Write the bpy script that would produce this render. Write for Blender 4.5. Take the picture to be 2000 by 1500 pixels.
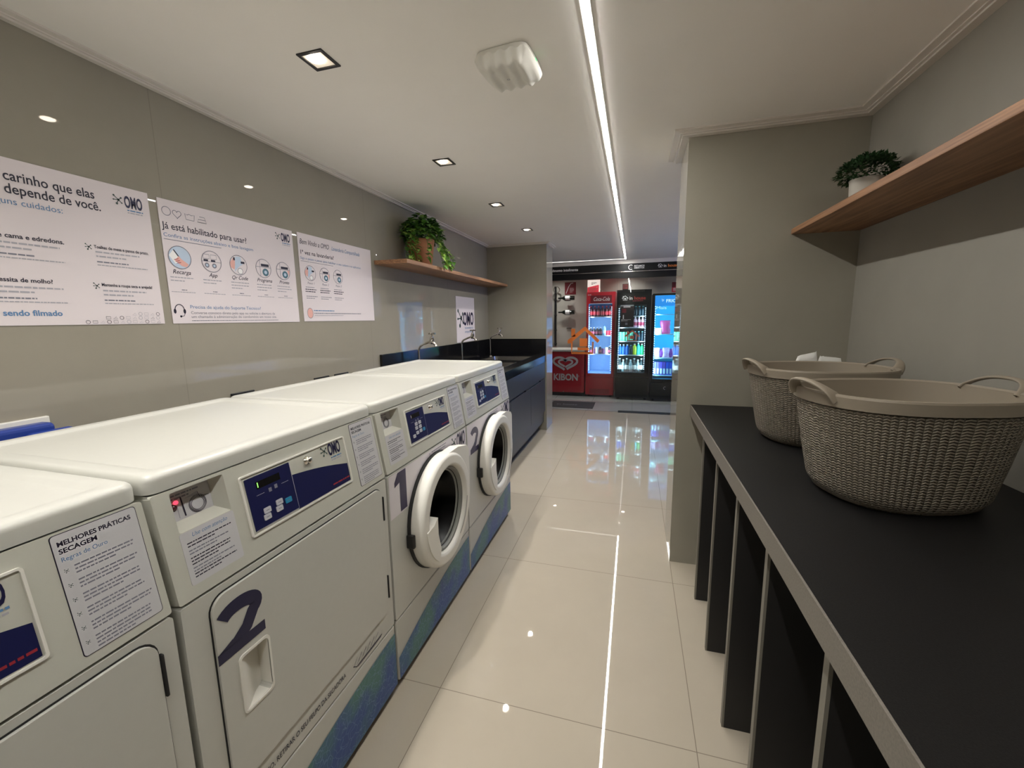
import bpy, bmesh, math, random
from mathutils import Vector, Matrix
from math import sin, cos, pi, radians as rad

random.seed(7)
for o in list(bpy.data.objects):
    bpy.data.objects.remove(o)
SC = bpy.context.scene
COL = SC.collection

# ------------------------------------------------------------------ camera
H = 1.28                      # eye height
FPX = 819.1                   # focal length in pixels of a 2000 px wide frame
cam = bpy.data.cameras.new('camera')
camo = bpy.data.objects.new('camera', cam)
COL.objects.link(camo)
cam.sensor_fit = 'HORIZONTAL'
cam.sensor_width = 36.0
cam.lens = FPX / 2000 * 36.0
cam.clip_start = 0.02
RX = Vector((0.96053669, 0.27780534, -0.01390925))
DN = Vector((0.02932758, -0.15087614, -0.98811755))
FW = Vector((-0.27660291, 0.94871523, -0.15306943))
m = Matrix((RX, -DN, -FW)).transposed().to_4x4()
m.translation = (0, 0, H)
camo.matrix_world = m
SC.camera = camo

# ------------------------------------------------------------------ world, exposure
W = bpy.data.worlds.new('World')
SC.world = W
W.use_nodes = True
W.node_tree.nodes['Background'].inputs[0].default_value = (0.8, 0.85, 1, 1)
W.node_tree.nodes['Background'].inputs[1].default_value = 0.01
vs = SC.view_settings
vs.view_transform = 'Standard'
vs.look = 'None'
vs.gamma = 1
vs.exposure = 0.25
vs.use_curve_mapping = False
LED_STRENGTH = 102.0
SPOT_POWER = 33.0


# ------------------------------------------------------------------ materials
def lin(c):
    return tuple(((x / 255) / 12.92 if x / 255 <= 0.04045 else ((x / 255 + 0.055) / 1.055) ** 2.4) for x in c) + (1,)


MATS = {}


def mat(name, col=(200, 200, 200), rough=0.5, metal=0.0, emit=None, es=0.0, spec=0.5, coat=0.0,
        noise=0.0, nscale=40.0, bump=0.0, bscale=200.0):
    if name in MATS:
        return MATS[name]
    M = bpy.data.materials.new(name)
    M.use_nodes = True
    nt = M.node_tree
    b = nt.nodes['Principled BSDF']
    b.inputs['Base Color'].default_value = lin(col)
    b.inputs['Roughness'].default_value = rough
    b.inputs['Metallic'].default_value = metal
    b.inputs['Specular IOR Level'].default_value = spec
    b.inputs['Coat Weight'].default_value = coat
    if emit:
        b.inputs['Emission Color'].default_value = lin(emit)
        b.inputs['Emission Strength'].default_value = es
    if noise or bump:
        tc = nt.nodes.new('ShaderNodeTexCoord')
    if noise:
        n = nt.nodes.new('ShaderNodeTexNoise')
        n.inputs['Scale'].default_value = nscale
        n.inputs['Detail'].default_value = 6
        nt.links.new(tc.outputs['Object'], n.inputs['Vector'])
        r = nt.nodes.new('ShaderNodeValToRGB')
        c = lin(col)
        r.color_ramp.elements[0].position = 0.3
        r.color_ramp.elements[1].position = 0.7
        r.color_ramp.elements[0].color = tuple(max(0, x * (1 - noise)) for x in c[:3]) + (1,)
        r.color_ramp.elements[1].color = tuple(x * (1 + noise) for x in c[:3]) + (1,)
        nt.links.new(n.outputs['Fac'], r.inputs['Fac'])
        nt.links.new(r.outputs['Color'], b.inputs['Base Color'])
    if bump:
        n2 = nt.nodes.new('ShaderNodeTexNoise')
        n2.inputs['Scale'].default_value = bscale
        nt.links.new(tc.outputs['Object'], n2.inputs['Vector'])
        bp = nt.nodes.new('ShaderNodeBump')
        bp.inputs['Strength'].default_value = bump
        bp.inputs['Distance'].default_value = 0.002
        nt.links.new(n2.outputs['Fac'], bp.inputs['Height'])
        nt.links.new(bp.outputs['Normal'], b.inputs['Normal'])
    MATS[name] = M
    return M


def emis(name, col, s):
    if name in MATS:
        return MATS[name]
    M = bpy.data.materials.new(name)
    M.use_nodes = True
    nt = M.node_tree
    nt.nodes.clear()
    e = nt.nodes.new('ShaderNodeEmission')
    e.inputs[0].default_value = lin(col)
    e.inputs[1].default_value = s
    o = nt.nodes.new('ShaderNodeOutputMaterial')
    nt.links.new(e.outputs[0], o.inputs[0])
    MATS[name] = M
    return M


def glassmat(name, tint=(255, 255, 255), gain=1.0):
    M = bpy.data.materials.new(name)
    M.use_nodes = True
    nt = M.node_tree
    nt.nodes.clear()
    t = nt.nodes.new('ShaderNodeBsdfTransparent')
    t.inputs[0].default_value = lin(tint)
    g = nt.nodes.new('ShaderNodeBsdfGlossy')
    g.inputs['Roughness'].default_value = 0.0
    f = nt.nodes.new('ShaderNodeFresnel')
    f.inputs[0].default_value = 1.5
    mu = nt.nodes.new('ShaderNodeMath')
    mu.operation = 'MULTIPLY'
    mu.inputs[1].default_value = gain
    mx = nt.nodes.new('ShaderNodeMixShader')
    o = nt.nodes.new('ShaderNodeOutputMaterial')
    nt.links.new(f.outputs[0], mu.inputs[0])
    nt.links.new(mu.outputs[0], mx.inputs[0])
    nt.links.new(t.outputs[0], mx.inputs[1])
    nt.links.new(g.outputs[0], mx.inputs[2])
    nt.links.new(mx.outputs[0], o.inputs[0])
    return M


def tilemat(name, col, jcol, rough, size, off, axes, mort=0.0016, var=0.04, nscale=3.0, spec=0.5, streak=False):
    """large glossy tiles; axes = which object axes span the surface"""
    M = bpy.data.materials.new(name)
    M.use_nodes = True
    nt = M.node_tree
    b = nt.nodes['Principled BSDF']
    b.inputs['Roughness'].default_value = rough
    b.inputs['Specular IOR Level'].default_value = spec
    tc = nt.nodes.new('ShaderNodeTexCoord')
    sx = nt.nodes.new('ShaderNodeSeparateXYZ')
    nt.links.new(tc.outputs['Object'], sx.inputs[0])
    cx = nt.nodes.new('ShaderNodeCombineXYZ')
    for k in range(2):
        ad = nt.nodes.new('ShaderNodeMath')
        ad.operation = 'ADD'
        ad.inputs[1].default_value = -off[k] + 100 * size[k]
        nt.links.new(sx.outputs['XYZ'.index(axes[k])], ad.inputs[0])
        nt.links.new(ad.outputs[0], cx.inputs[k])
    br = nt.nodes.new('ShaderNodeTexBrick')
    br.offset = 0
    br.offset_frequency = 1
    br.squash = 1
    br.inputs['Scale'].default_value = 1
    br.inputs['Brick Width'].default_value = size[0]
    br.inputs['Row Height'].default_value = size[1]
    br.inputs['Mortar Size'].default_value = mort
    br.inputs['Mortar Smooth'].default_value = 0.0
    br.inputs['Bias'].default_value = 0
    nt.links.new(cx.outputs[0], br.inputs['Vector'])
    c = lin(col)
    n = nt.nodes.new('ShaderNodeTexNoise')
    n.inputs['Scale'].default_value = nscale
    n.inputs['Detail'].default_value = 8
    n.inputs['Roughness'].default_value = 0.7
    nt.links.new(tc.outputs['Object'], n.inputs['Vector'])
    rp = nt.nodes.new('ShaderNodeValToRGB')
    rp.color_ramp.elements[0].position = 0.3
    rp.color_ramp.elements[1].position = 0.7
    rp.color_ramp.elements[0].color = tuple(x * (1 - var) for x in c[:3]) + (1,)
    rp.color_ramp.elements[1].color = tuple(x * (1 + var) for x in c[:3]) + (1,)
    nt.links.new(n.outputs['Fac'], rp.inputs['Fac'])
    nt.links.new(rp.outputs['Color'], br.inputs['Color1'])
    nt.links.new(rp.outputs['Color'], br.inputs['Color2'])
    br.inputs['Mortar'].default_value = lin(jcol)
    nt.links.new(br.outputs['Color'], b.inputs['Base Color'])
    return M


def woodmat(name, c1, c2, axis='Y'):
    M = bpy.data.materials.new(name)
    M.use_nodes = True
    nt = M.node_tree
    b = nt.nodes['Principled BSDF']
    b.inputs['Roughness'].default_value = 0.5
    tc = nt.nodes.new('ShaderNodeTexCoord')
    mp = nt.nodes.new('ShaderNodeMapping')
    mp.inputs['Scale'].default_value = (30, 1.6, 60)
    nt.links.new(tc.outputs['Object'], mp.inputs[0])
    n = nt.nodes.new('ShaderNodeTexNoise')
    n.inputs['Scale'].default_value = 2.2
    n.inputs['Detail'].default_value = 8
    n.inputs['Distortion'].default_value = 0.4
    nt.links.new(mp.outputs[0], n.inputs['Vector'])
    r = nt.nodes.new('ShaderNodeValToRGB')
    r.color_ramp.elements[0].position = 0.35
    r.color_ramp.elements[1].position = 0.68
    r.color_ramp.elements[0].color = lin(c1)
    r.color_ramp.elements[1].color = lin(c2)
    nt.links.new(n.outputs['Fac'], r.inputs['Fac'])
    nt.links.new(r.outputs['Color'], b.inputs['Base Color'])
    return M


def knitmat(name, col):
    """moulded knit relief, driven by the UV map (u stitches around, v rows up)"""
    M = bpy.data.materials.new(name)
    M.use_nodes = True
    nt = M.node_tree
    L = nt.links.new
    b = nt.nodes['Principled BSDF']
    b.inputs['Base Color'].default_value = lin(col)
    b.inputs['Roughness'].default_value = 0.55
    uv = nt.nodes.new('ShaderNodeUVMap')
    s = nt.nodes.new('ShaderNodeSeparateXYZ')
    L(uv.outputs[0], s.inputs[0])

    def M2(op, a, bb=None):
        n = nt.nodes.new('ShaderNodeMath')
        n.operation = op
        for i, x in enumerate((a, bb)):
            if x is None:
                continue
            if isinstance(x, (int, float)):
                n.inputs[i].default_value = x
            else:
                L(x, n.inputs[i])
        return n.outputs[0]
    fu = M2('FRACT', s.outputs[0])
    tri = M2('ABSOLUTE', M2('SUBTRACT', fu, 0.5))
    v2 = M2('ADD', s.outputs[1], M2('MULTIPLY', tri, 0.9))
    row = M2('ABSOLUTE', M2('SINE', M2('MULTIPLY', v2, pi)))
    colm = M2('ABSOLUTE', M2('SINE', M2('MULTIPLY', s.outputs[0], pi)))
    hgt = M2('MULTIPLY', M2('POWER', row, 0.5), M2('POWER', colm, 0.4))
    bp = nt.nodes.new('ShaderNodeBump')
    bp.inputs['Strength'].default_value = 1.0
    bp.inputs['Distance'].default_value = 0.008
    L(hgt, bp.inputs['Height'])
    L(bp.outputs['Normal'], b.inputs['Normal'])
    return M


def vinylmat(name):
    """deep blue sticker with green patches and fine pale scribbles"""
    M = bpy.data.materials.new(name)
    M.use_nodes = True
    nt = M.node_tree
    L = nt.links.new
    b = nt.nodes['Principled BSDF']
    b.inputs['Roughness'].default_value = 0.35
    tc = nt.nodes.new('ShaderNodeTexCoord')
    n = nt.nodes.new('ShaderNodeTexNoise')
    n.inputs['Scale'].default_value = 7
    n.inputs['Detail'].default_value = 3
    L(tc.outputs['Object'], n.inputs['Vector'])
    r = nt.nodes.new('ShaderNodeValToRGB')
    r.color_ramp.elements[0].position = 0.42
    r.color_ramp.elements[0].color = lin((44, 78, 142))
    r.color_ramp.elements[1].position = 0.62
    r.color_ramp.elements[1].color = lin((66, 116, 112))
    L(n.outputs['Fac'], r.inputs['Fac'])
    v = nt.nodes.new('ShaderNodeTexVoronoi')
    v.feature = 'DISTANCE_TO_EDGE'
    v.inputs['Scale'].default_value = 42
    dn = nt.nodes.new('ShaderNodeTexNoise')
    dn.inputs['Scale'].default_value = 16
    L(tc.outputs['Object'], dn.inputs['Vector'])
    va = nt.nodes.new('ShaderNodeVectorMath')
    va.operation = 'MULTIPLY_ADD'
    va.inputs[1].default_value = (0.08, 0.08, 0.08)
    L(dn.outputs['Color'], va.inputs[0])
    L(tc.outputs['Object'], va.inputs[2])
    L(va.outputs[0], v.inputs['Vector'])
    lt = nt.nodes.new('ShaderNodeMath')
    lt.operation = 'LESS_THAN'
    lt.inputs[1].default_value = 0.035
    L(v.outputs['Distance'], lt.inputs[0])
    mu = nt.nodes.new('ShaderNodeMath')
    mu.operation = 'MULTIPLY'
    mu.inputs[1].default_value = 0.4
    L(lt.outputs[0], mu.inputs[0])
    mx = nt.nodes.new('ShaderNodeMixRGB')
    mx.inputs['Color2'].default_value = lin((120, 150, 190))
    L(mu.outputs[0], mx.inputs['Fac'])
    L(r.outputs['Color'], mx.inputs['Color1'])
    L(mx.outputs['Color'], b.inputs['Base Color'])
    return M


# ------------------------------------------------------------------ mesh builder
class F:
    """a flat frame in space: origin, right, up; n points out of the surface"""
    def __init__(s, o, u, v):
        s.o, s.u, s.v = Vector(o), Vector(u).normalized(), Vector(v).normalized()
        s.n = s.u.cross(s.v)

    def __call__(s, a, b, c=0.0):
        return s.o + s.u * a + s.v * b + s.n * c


def rrect(x0, x1, y0, y1, r, n=5):
    p = []
    for cx, cy, a in ((x1 - r, y0 + r, -90), (x1 - r, y1 - r, 0), (x0 + r, y1 - r, 90), (x0 + r, y0 + r, 180)):
        for k in range(n + 1):
            t = rad(a + 90 * k / n)
            p.append((cx + r * cos(t), cy + r * sin(t)))
    return p


def circ(cx, cy, r, n=32, ry=None):
    ry = ry or r
    return [(cx + r * cos(2 * pi * k / n), cy + ry * sin(2 * pi * k / n)) for k in range(n)]


_textcache = {}


def text_mesh(s, size, bold=0.0, align='LEFT', shear=0.0, space=1.0):
    c = bpy.data.curves.new('t', 'FONT')
    c.body = s
    c.size = size
    c.offset = bold * size
    c.align_x = align
    c.shear = shear
    c.space_character = space
    c.resolution_u = 3
    o = bpy.data.objects.new('t', c)
    COL.objects.link(o)
    dg = bpy.context.evaluated_depsgraph_get()
    me = bpy.data.meshes.new_from_object(o.evaluated_get(dg))
    vs = [v.co.copy() for v in me.vertices]
    fs = [list(p.vertices) for p in me.polygons]
    bpy.data.objects.remove(o)
    bpy.data.curves.remove(c)
    bpy.data.meshes.remove(me)
    return vs, fs


class MB:
    def __init__(s):
        s.v, s.f, s.m, s.sm, s.uv = [], [], [], [], {}
        s.mats = []

    def mi(s, m):
        if m not in s.mats:
            s.mats.append(m)
        return s.mats.index(m)

    def add(s, verts, faces, m, smooth=False, uvs=None):
        k = len(s.v)
        i = s.mi(m)
        s.v += [tuple(p) for p in verts]
        for j, f in enumerate(faces):
            if uvs:
                s.uv[len(s.f)] = uvs[j]
            s.f.append([a + k for a in f])
            s.m.append(i)
            s.sm.append(smooth)

    def bm(s, b, m, smooth=False):
        b.verts.index_update()
        s.add([v.co for v in b.verts], [[v.index for v in f.verts] for f in b.faces], m, smooth)
        b.free()

    def box(s, x0, x1, y0, y1, z0, z1, m, bev=0.0, seg=2):
        b = bmesh.new()
        bmesh.ops.create_cube(b, size=1)
        for v in b.verts:
            v.co = Vector(((x0 + x1) / 2 + v.co.x * (x1 - x0), (y0 + y1) / 2 + v.co.y * (y1 - y0), (z0 + z1) / 2 + v.co.z * (z1 - z0)))
        if bev:
            bmesh.ops.bevel(b, geom=b.edges[:], offset=bev, segments=seg, affect='EDGES', profile=0.5)
        s.bm(b, m)

    def plate(s, fr, outline, c0, c1, m, holes=(), m_side=None):
        """flat plate with holes between depth c0 (back) and c1 (front)"""
        b = bmesh.new()
        loops = [outline] + list(holes)
        es = []
        tops = []
        for lp in loops:
            vv = [b.verts.new(fr(x, y, c1)) for x, y in lp]
            tops.append(vv)
            for i in range(len(vv)):
                es.append(b.edges.new((vv[i], vv[(i + 1) % len(vv)])))
        bmesh.ops.triangle_fill(b, use_beauty=True, use_dissolve=False, edges=es, normal=fr.n)
        front = b.faces[:]
        for f in front:
            f.normal_update()
            if f.normal.dot(fr.n) < 0:
                f.normal_flip()
        if abs(c1 - c0) > 1e-6:
            for k, (lp, vv) in enumerate(zip(loops, tops)):
                lo = [b.verts.new(fr(x, y, c0)) for x, y in lp]
                for i in range(len(vv)):
                    j = (i + 1) % len(vv)
                    b.faces.new((vv[i], lo[i], lo[j], vv[j]))
        s.bm(b, m)

    def rect(s, fr, a0, a1, b0, b1, c, m):
        s.add([fr(a0, b0, c), fr(a1, b0, c), fr(a1, b1, c), fr(a0, b1, c)], [[0, 1, 2, 3]], m)

    def poly(s, fr, pts, c, m):
        s.plate(fr, pts, c, c, m)

    def disc(s, fr, cx, cy, r, c, m, n=28, ry=None):
        s.add([fr(x, y, c) for x, y in circ(cx, cy, r, n, ry)], [list(range(n))], m)

    def stroke(s, fr, pts, w, c, m, closed=False):
        """flat ribbon of width w along a 2D path"""
        P = [Vector((p[0], p[1])) for p in pts]
        n = len(P)
        vs = []
        for i in range(n):
            a = P[i - 1] if (i > 0 or closed) else P[i]
            bb = P[(i + 1) % n] if (i < n - 1 or closed) else P[i]
            d = (bb - a)
            if d.length < 1e-9:
                d = Vector((1, 0))
            d.normalize()
            nn = Vector((-d.y, d.x)) * (w / 2)
            vs += [fr(*(P[i] + nn), c), fr(*(P[i] - nn), c)]
        fs = []
        for i in range(n if closed else n - 1):
            j = (i + 1) % n
            fs.append([2 * i, 2 * i + 1, 2 * j + 1, 2 * j])
        s.add(vs, fs, m)

    def ring(s, fr, cx, cy, r, w, c, m, n=32, ry=None):
        s.stroke(fr, circ(cx, cy, r, n, ry), w, c, m, True)

    def text(s, fr, a, b, txt, size, c, m, bold=0.0, align='LEFT', shear=0.0, width=None, space=1.0, hs=1.0):
        vs, fs = text_mesh(txt, size, bold, align, shear, space)
        if not vs:
            return
        k = hs
        if width:
            w = max(v.x for v in vs) - min(v.x for v in vs)
            k = width / w
        s.add([fr(a + v.x * k, b + v.y, c) for v in vs], fs, m)

    def lines(s, fr, a, b, w, n, dy, c, m, th=0.004, seed=1, last=0.6):
        """rows of tiny illegible print, drawn as broken dashes"""
        R = random.Random(seed)
        for i in range(n):
            x = a
            e = a + w * (last if i == n - 1 else R.uniform(0.86, 1.0))
            while x < e - 0.001:
                l = min(R.uniform(1.2, 4.5) * th, e - x)
                s.rect(fr, x, x + l, b - i * dy - th / 2, b - i * dy + th / 2, c, m)
                x += l + th * 0.55

    def tube(s, pts, r, m, seg=10, cap=True):
        P = [Vector(p) for p in pts]
        R = r if isinstance(r, (list, tuple)) else [r] * len(P)
        rings = []
        up = None
        for i, p in enumerate(P):
            d = (P[min(i + 1, len(P) - 1)] - P[max(i - 1, 0)]).normalized()
            if up is None:
                up = d.orthogonal().normalized()
            up = (up - d * up.dot(d)).normalized()
            w = d.cross(up)
            rings.append([p + (up * cos(2 * pi * k / seg) + w * sin(2 * pi * k / seg)) * R[i] for k in range(seg)])
        vs = [q for rg in rings for q in rg]
        fs = []
        for i in range(len(P) - 1):
            for k in range(seg):
                k2 = (k + 1) % seg
                fs.append([i * seg + k, i * seg + k2, (i + 1) * seg + k2, (i + 1) * seg + k])
        s.add(vs, fs, m, True)
        if cap:
            s.add(rings[0][::-1], [list(range(seg))], m)
            s.add(rings[-1], [list(range(seg))], m)

    def lathe(s, prof, m, fr=None, seg=32, smooth=True, cx=0, cy=0):
        """profile of (radius, height) turned about frame normal (default: z axis)"""
        fr = fr or F((0, 0, 0), (1, 0, 0), (0, 1, 0))
        vs, fs = [], []
        for r, h in prof:
            for k in range(seg):
                t = 2 * pi * k / seg
                vs.append(fr(cx + r * cos(t), cy + r * sin(t), h))
        for i in range(len(prof) - 1):
            for k in range(seg):
                k2 = (k + 1) % seg
                fs.append([i * seg + k, i * seg + k2, (i + 1) * seg + k2, (i + 1) * seg + k])
        s.add(vs, fs, m, smooth)

    def prism(s, pts, axis, a0, a1, m):
        """closed 2D section extruded along axis ('x','y' or 'z')"""
        def P(p, a):
            return {'x': (a, p[0], p[1]), 'y': (p[0], a, p[1]), 'z': (p[0], p[1], a)}[axis]
        n = len(pts)
        vs = [P(p, a0) for p in pts] + [P(p, a1) for p in pts]
        fs = [[i, (i + 1) % n, n + (i + 1) % n, n + i] for i in range(n)] + [list(range(n))[::-1], list(range(n, 2 * n))]
        s.add(vs, fs, m)

    def build(s, name, parent=None, bev=0.0, recalc=False):
        me = bpy.data.meshes.new(name)
        me.from_pydata(s.v, [], s.f)
        for mm in s.mats:
            me.materials.append(mm)
        me.polygons.foreach_set('material_index', s.m)
        me.polygons.foreach_set('use_smooth', s.sm)
        if s.uv:
            ul = me.uv_layers.new(name='UVMap')
            for fi, co in s.uv.items():
                for li, c in zip(me.polygons[fi].loop_indices, co):
                    ul.data[li].uv = c
        if recalc:
            b = bmesh.new()
            b.from_mesh(me)
            bmesh.ops.recalc_face_normals(b, faces=b.faces[:])
            b.to_mesh(me)
            b.free()
        me.update()
        o = bpy.data.objects.new(name, me)
        COL.objects.link(o)
        if parent:
            o.parent = parent
        return o


def tag(o, label=None, cat=None, group=None, kind=None):
    if label:
        o['label'] = label
    if cat:
        o['category'] = cat
    if group:
        o['group'] = group
    if kind:
        o['kind'] = kind
    return o


def thing(name, label, cat, loc=(0, 0, 0), rz=0.0, group=None):
    o = bpy.data.objects.new(name, None)
    o.empty_display_size = 0.05
    COL.objects.link(o)
    o.location = loc
    o.rotation_euler = (0, 0, rz)
    return tag(o, label, cat, group)


def copy_tree(o, parent=None):
    c = o.copy()
    COL.objects.link(c)
    c.parent = parent
    for ch in list(o.children):
        copy_tree(ch, c)
    return c


def struct(mb, name, **k):
    return tag(mb.build(name, **k), kind='structure')


# ------------------------------------------------------------------ palette
floor_m = tilemat('floor_tile', (178, 168, 152), (128, 119, 107), 0.018, (0.835, 0.835), (0.215, 1.17), 'XY', mort=0.0012, var=0.03)
shop_floor_m = tilemat('shop_floor_tile', (176, 176, 172), (120, 120, 116), 0.12, (0.6, 0.6), (0.0, 5.8), 'XY', var=0.05)
wall_y_m = tilemat('wall_tile_side', (152, 146, 133), (140, 134, 122), 0.018, (1.2, 2.6), (1.174, -0.3), 'YZ', var=0.05, nscale=2.2)
wall_x_m = tilemat('wall_tile_end', (154, 149, 136), (144, 139, 127), 0.03, (3.0, 2.6), (-1.7, -0.3), 'XZ', var=0.05, nscale=2.2)
wall_paint = mat('wall_paint', (152, 148, 138), 0.6, noise=0.03, nscale=8)
shop_wall_m = mat('shop_wall', (190, 184, 174), 0.5, noise=0.06, nscale=3)
ceil_m = mat('ceiling_paint', (248, 244, 238), 0.75, spec=0.2, noise=0.01, nscale=4)
trim_m = mat('trim_paint', (222, 215, 206), 0.5)
white_en = mat('white_enamel', (192, 191, 183), 0.28, noise=0.01, nscale=60)
white_pl = mat('white_plastic', (224, 221, 212), 0.35)
panel_m = mat('control_panel_enamel', (190, 189, 178), 0.4, bump=0.05, bscale=900)
gap_m = mat('dark_rubber_gap_shade', (24, 24, 24), 0.7)
navy = mat('navy_print', (22, 22, 60), 0.4)
navy_gloss = mat('navy_gloss_film', (26, 29, 70), 0.4, spec=0.25)
violet = mat('violet_print', (46, 38, 72), 0.4)
key_m = mat('key_grey', (190, 190, 196), 0.4)
key_blue = mat('key_blue', (40, 130, 170), 0.4)
paper = mat('poster_paper', (222, 212, 214), 0.55)
ink = mat('black_ink', (28, 24, 44), 0.5)
ink_grey = mat('grey_ink', (122, 122, 134), 0.5)
ink_lgrey = mat('light_grey_ink', (168, 166, 174), 0.5)
ink_blue = mat('blue_ink', (88, 128, 170), 0.5)
ink_green = mat('green_ink', (56, 78, 74), 0.5)
ink_red = mat('red_ink', (150, 40, 50), 0.5)
skin_print = mat('skin_print', (226, 172, 160), 0.5)
blue_print = mat('pale_blue_print', (186, 202, 220), 0.5)
teal_print = mat('teal_print', (70, 110, 125), 0.5)
label_m = mat('label_paper', (196, 194, 196), 0.45)
chrome = mat('chrome', (210, 205, 198), 0.12, 1.0)
steel = mat('stainless_steel', (150, 146, 140), 0.25, 1.0)
vinyl = vinylmat('blue_green_vinyl')
vinyl_white = mat('lilac_white_vinyl', (216, 209, 212), 0.3)
granite = mat('black_granite', (18, 18, 20), 0.12, noise=0.5, nscale=500)
granite_matte = mat('matte_black_worktop', (19, 18, 18), 0.5, spec=0.3, noise=0.6, nscale=380, bump=0.15, bscale=700)
edge_m = mat('worktop_edge', (118, 112, 104), 0.5, noise=0.15, nscale=300)
slate = mat('slate_laminate', (54, 58, 68), 0.36, noise=0.03)
black_lam = mat('black_laminate', (30, 29, 29), 0.5)
lit_edge_m = mat('lit_edge_grey', (120, 116, 106), 0.5)
wood = woodmat('oak_shelf', (130, 92, 66), (172, 128, 92))
terracotta = mat('terracotta', (168, 112, 78), 0.7, noise=0.08, nscale=30)
leaf1 = mat('leaf_green', (88, 138, 54), 0.4, noise=0.3, nscale=25)
leaf2 = mat('leaf_lime', (160, 196, 96), 0.4, noise=0.2, nscale=25)
leaf3 = mat('leaf_deep', (50, 88, 38), 0.45, noise=0.2, nscale=25)
bush_m = mat('bush_green', (34, 66, 30), 0.6, noise=0.3, nscale=60)
stone_pot = mat('stone_pot', (196, 192, 182), 0.7, noise=0.04)
knit = knitmat('knit_plastic', (150, 139, 122))
taupe = mat('taupe_plastic', (146, 135, 119), 0.5)
black_pl = mat('black_plastic', (22, 22, 23), 0.4)
cooler_black = mat('cooler_black', (13, 13, 14), 0.5, spec=0.25)
black_gloss = mat('black_gloss', (14, 14, 15), 0.12)
fascia_m = mat('fascia_black', (15, 15, 16), 0.4, spec=0.3)
red_en = mat('red_enamel', (186, 34, 48), 0.3)
red_dark = mat('dark_red_print', (120, 22, 34), 0.45)
red_print = mat('red_print', (214, 60, 72), 0.45)
silver_print = mat('silver_print', (214, 206, 206), 0.4)
white_print = mat('white_print', (236, 234, 232), 0.5)
orange = mat('orange_vinyl', (255, 140, 58), 0.5)
mat_rubber = mat('mat_rubber', (66, 62, 62), 0.85, bump=0.3, bscale=400)
blue_pl = mat('blue_plastic', (36, 60, 140), 0.3)
glass = glassmat('clear_glass', (238, 242, 244))
door_glass = glassmat('cooler_glass', (235, 240, 242))
porthole = mat('dark_porthole_glass', (6, 6, 7), 0.25, spec=0.12)
gasket = mat('grey_gasket', (120, 120, 114), 0.4)
led_m = emis('led_diffuser', (255, 253, 248), LED_STRENGTH)
led_bead = emis('cool_led_bead', (200, 230, 255), 9)
spot_em = emis('spot_lens', (255, 240, 220), 22)

WX, WR, YE, ZC = -1.635, 0.91, 4.66, 2.1     # left wall, right wall, end pier, ceiling
PX, PY = 0.213, 2.2                           # pier on the right
YB, YS = -1.6, 7.5                            # behind the camera, back of the shop

# ------------------------------------------------------------------ room shell
b = MB(); b.box(-3.0, 2.6, YB - .1, 5.82, -0.1, 0, floor_m); struct(b, 'floor')
b = MB(); b.box(-3.0, 2.6, 5.82, YS + .1, -0.1, 0, shop_floor_m); struct(b, 'floor_shop')
b = MB(); b.box(-3.0, 2.6, YB - .1, YS + .1, ZC, ZC + .1, ceil_m); struct(b, 'ceiling')
b = MB(); b.box(WX - .1, WX, YB, YE + .34, 0, ZC, wall_y_m); struct(b, 'wall_left')
b = MB(); b.box(WX, -0.945, YE, YE + .34, 0, ZC, wall_x_m); struct(b, 'wall_left_pier')
b = MB(); b.box(WR, WR + .1, YB, PY, 0, ZC, wall_paint); struct(b, 'wall_right')
b = MB(); b.box(PX, WR + .1, PY, PY + .33, 0, ZC, wall_x_m); struct(b, 'wall_right_pier')
b = MB(); b.box(WX - .1, WR + .1, YB - .1, YB, 0, ZC, wall_paint); struct(b, 'wall_back')
b = MB(); b.box(-3.0, 2.6, YS, YS + .1, 0, ZC, shop_wall_m); struct(b, 'wall_shop_back')
b = MB(); b.box(-3.0, -2.9, YE + .34, YS, 0, ZC, shop_wall_m); struct(b, 'wall_shop_left')
b = MB(); b.box(2.5, 2.6, PY + .33, YS, 0, ZC, shop_wall_m); struct(b, 'wall_shop_right')
b = MB(); b.box(-3.0, WX, YE + .24, YE + .34, 0, ZC, shop_wall_m); struct(b, 'wall_shop_front_left')
b = MB(); b.box(WR + .1, 2.6, PY + .23, PY + .33, 0, ZC, shop_wall_m); struct(b, 'wall_shop_front_right')


def molding(name, pts, inward, closed=False, w=0.04):
    """stepped ceiling trim following a polyline; inward = side it grows towards (+1 left of travel)"""
    b = MB()
    P = [Vector((p[0], p[1])) for p in pts]

    def offs(d):
        out = []
        n = len(P)
        for i in range(n):
            e1 = (P[i] - P[i - 1]).normalized() if i else None
            e2 = (P[i + 1] - P[i]).normalized() if i < n - 1 else None
            n1 = Vector((-e1.y, e1.x)) * inward if e1 else None
            n2 = Vector((-e2.y, e2.x)) * inward if e2 else None
            if n1 is None:
                q = n2 * d
            elif n2 is None:
                q = n1 * d
            else:
                q = (n1 + n2) * d / (1 + n1.dot(n2))
            out.append(P[i] + q)
        return out
    prof = [(0.0, ZC), (0.0, ZC - .018), (w * .45, ZC - .018), (w * .45, ZC - .012), (w * .62, ZC - .012), (w * .62, ZC - .008), (w, ZC - .006), (w, ZC)]
    rows = [[(q.x, q.y, z) for q in offs(d)] for d, z in prof]
    n = len(P)
    vs = [v for r in rows for v in r]
    fs = []
    for k in range(len(prof)):
        k2 = (k + 1) % len(prof)
        for i in range(n - 1):
            fs.append([k * n + i, k * n + i + 1, k2 * n + i + 1, k2 * n + i])
    fs.append([k * n for k in range(len(prof))])
    fs.append([k * n + n - 1 for k in range(len(prof))][::-1])
    b.add(vs, fs, trim_m)
    return struct(b, name, recalc=True)


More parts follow.
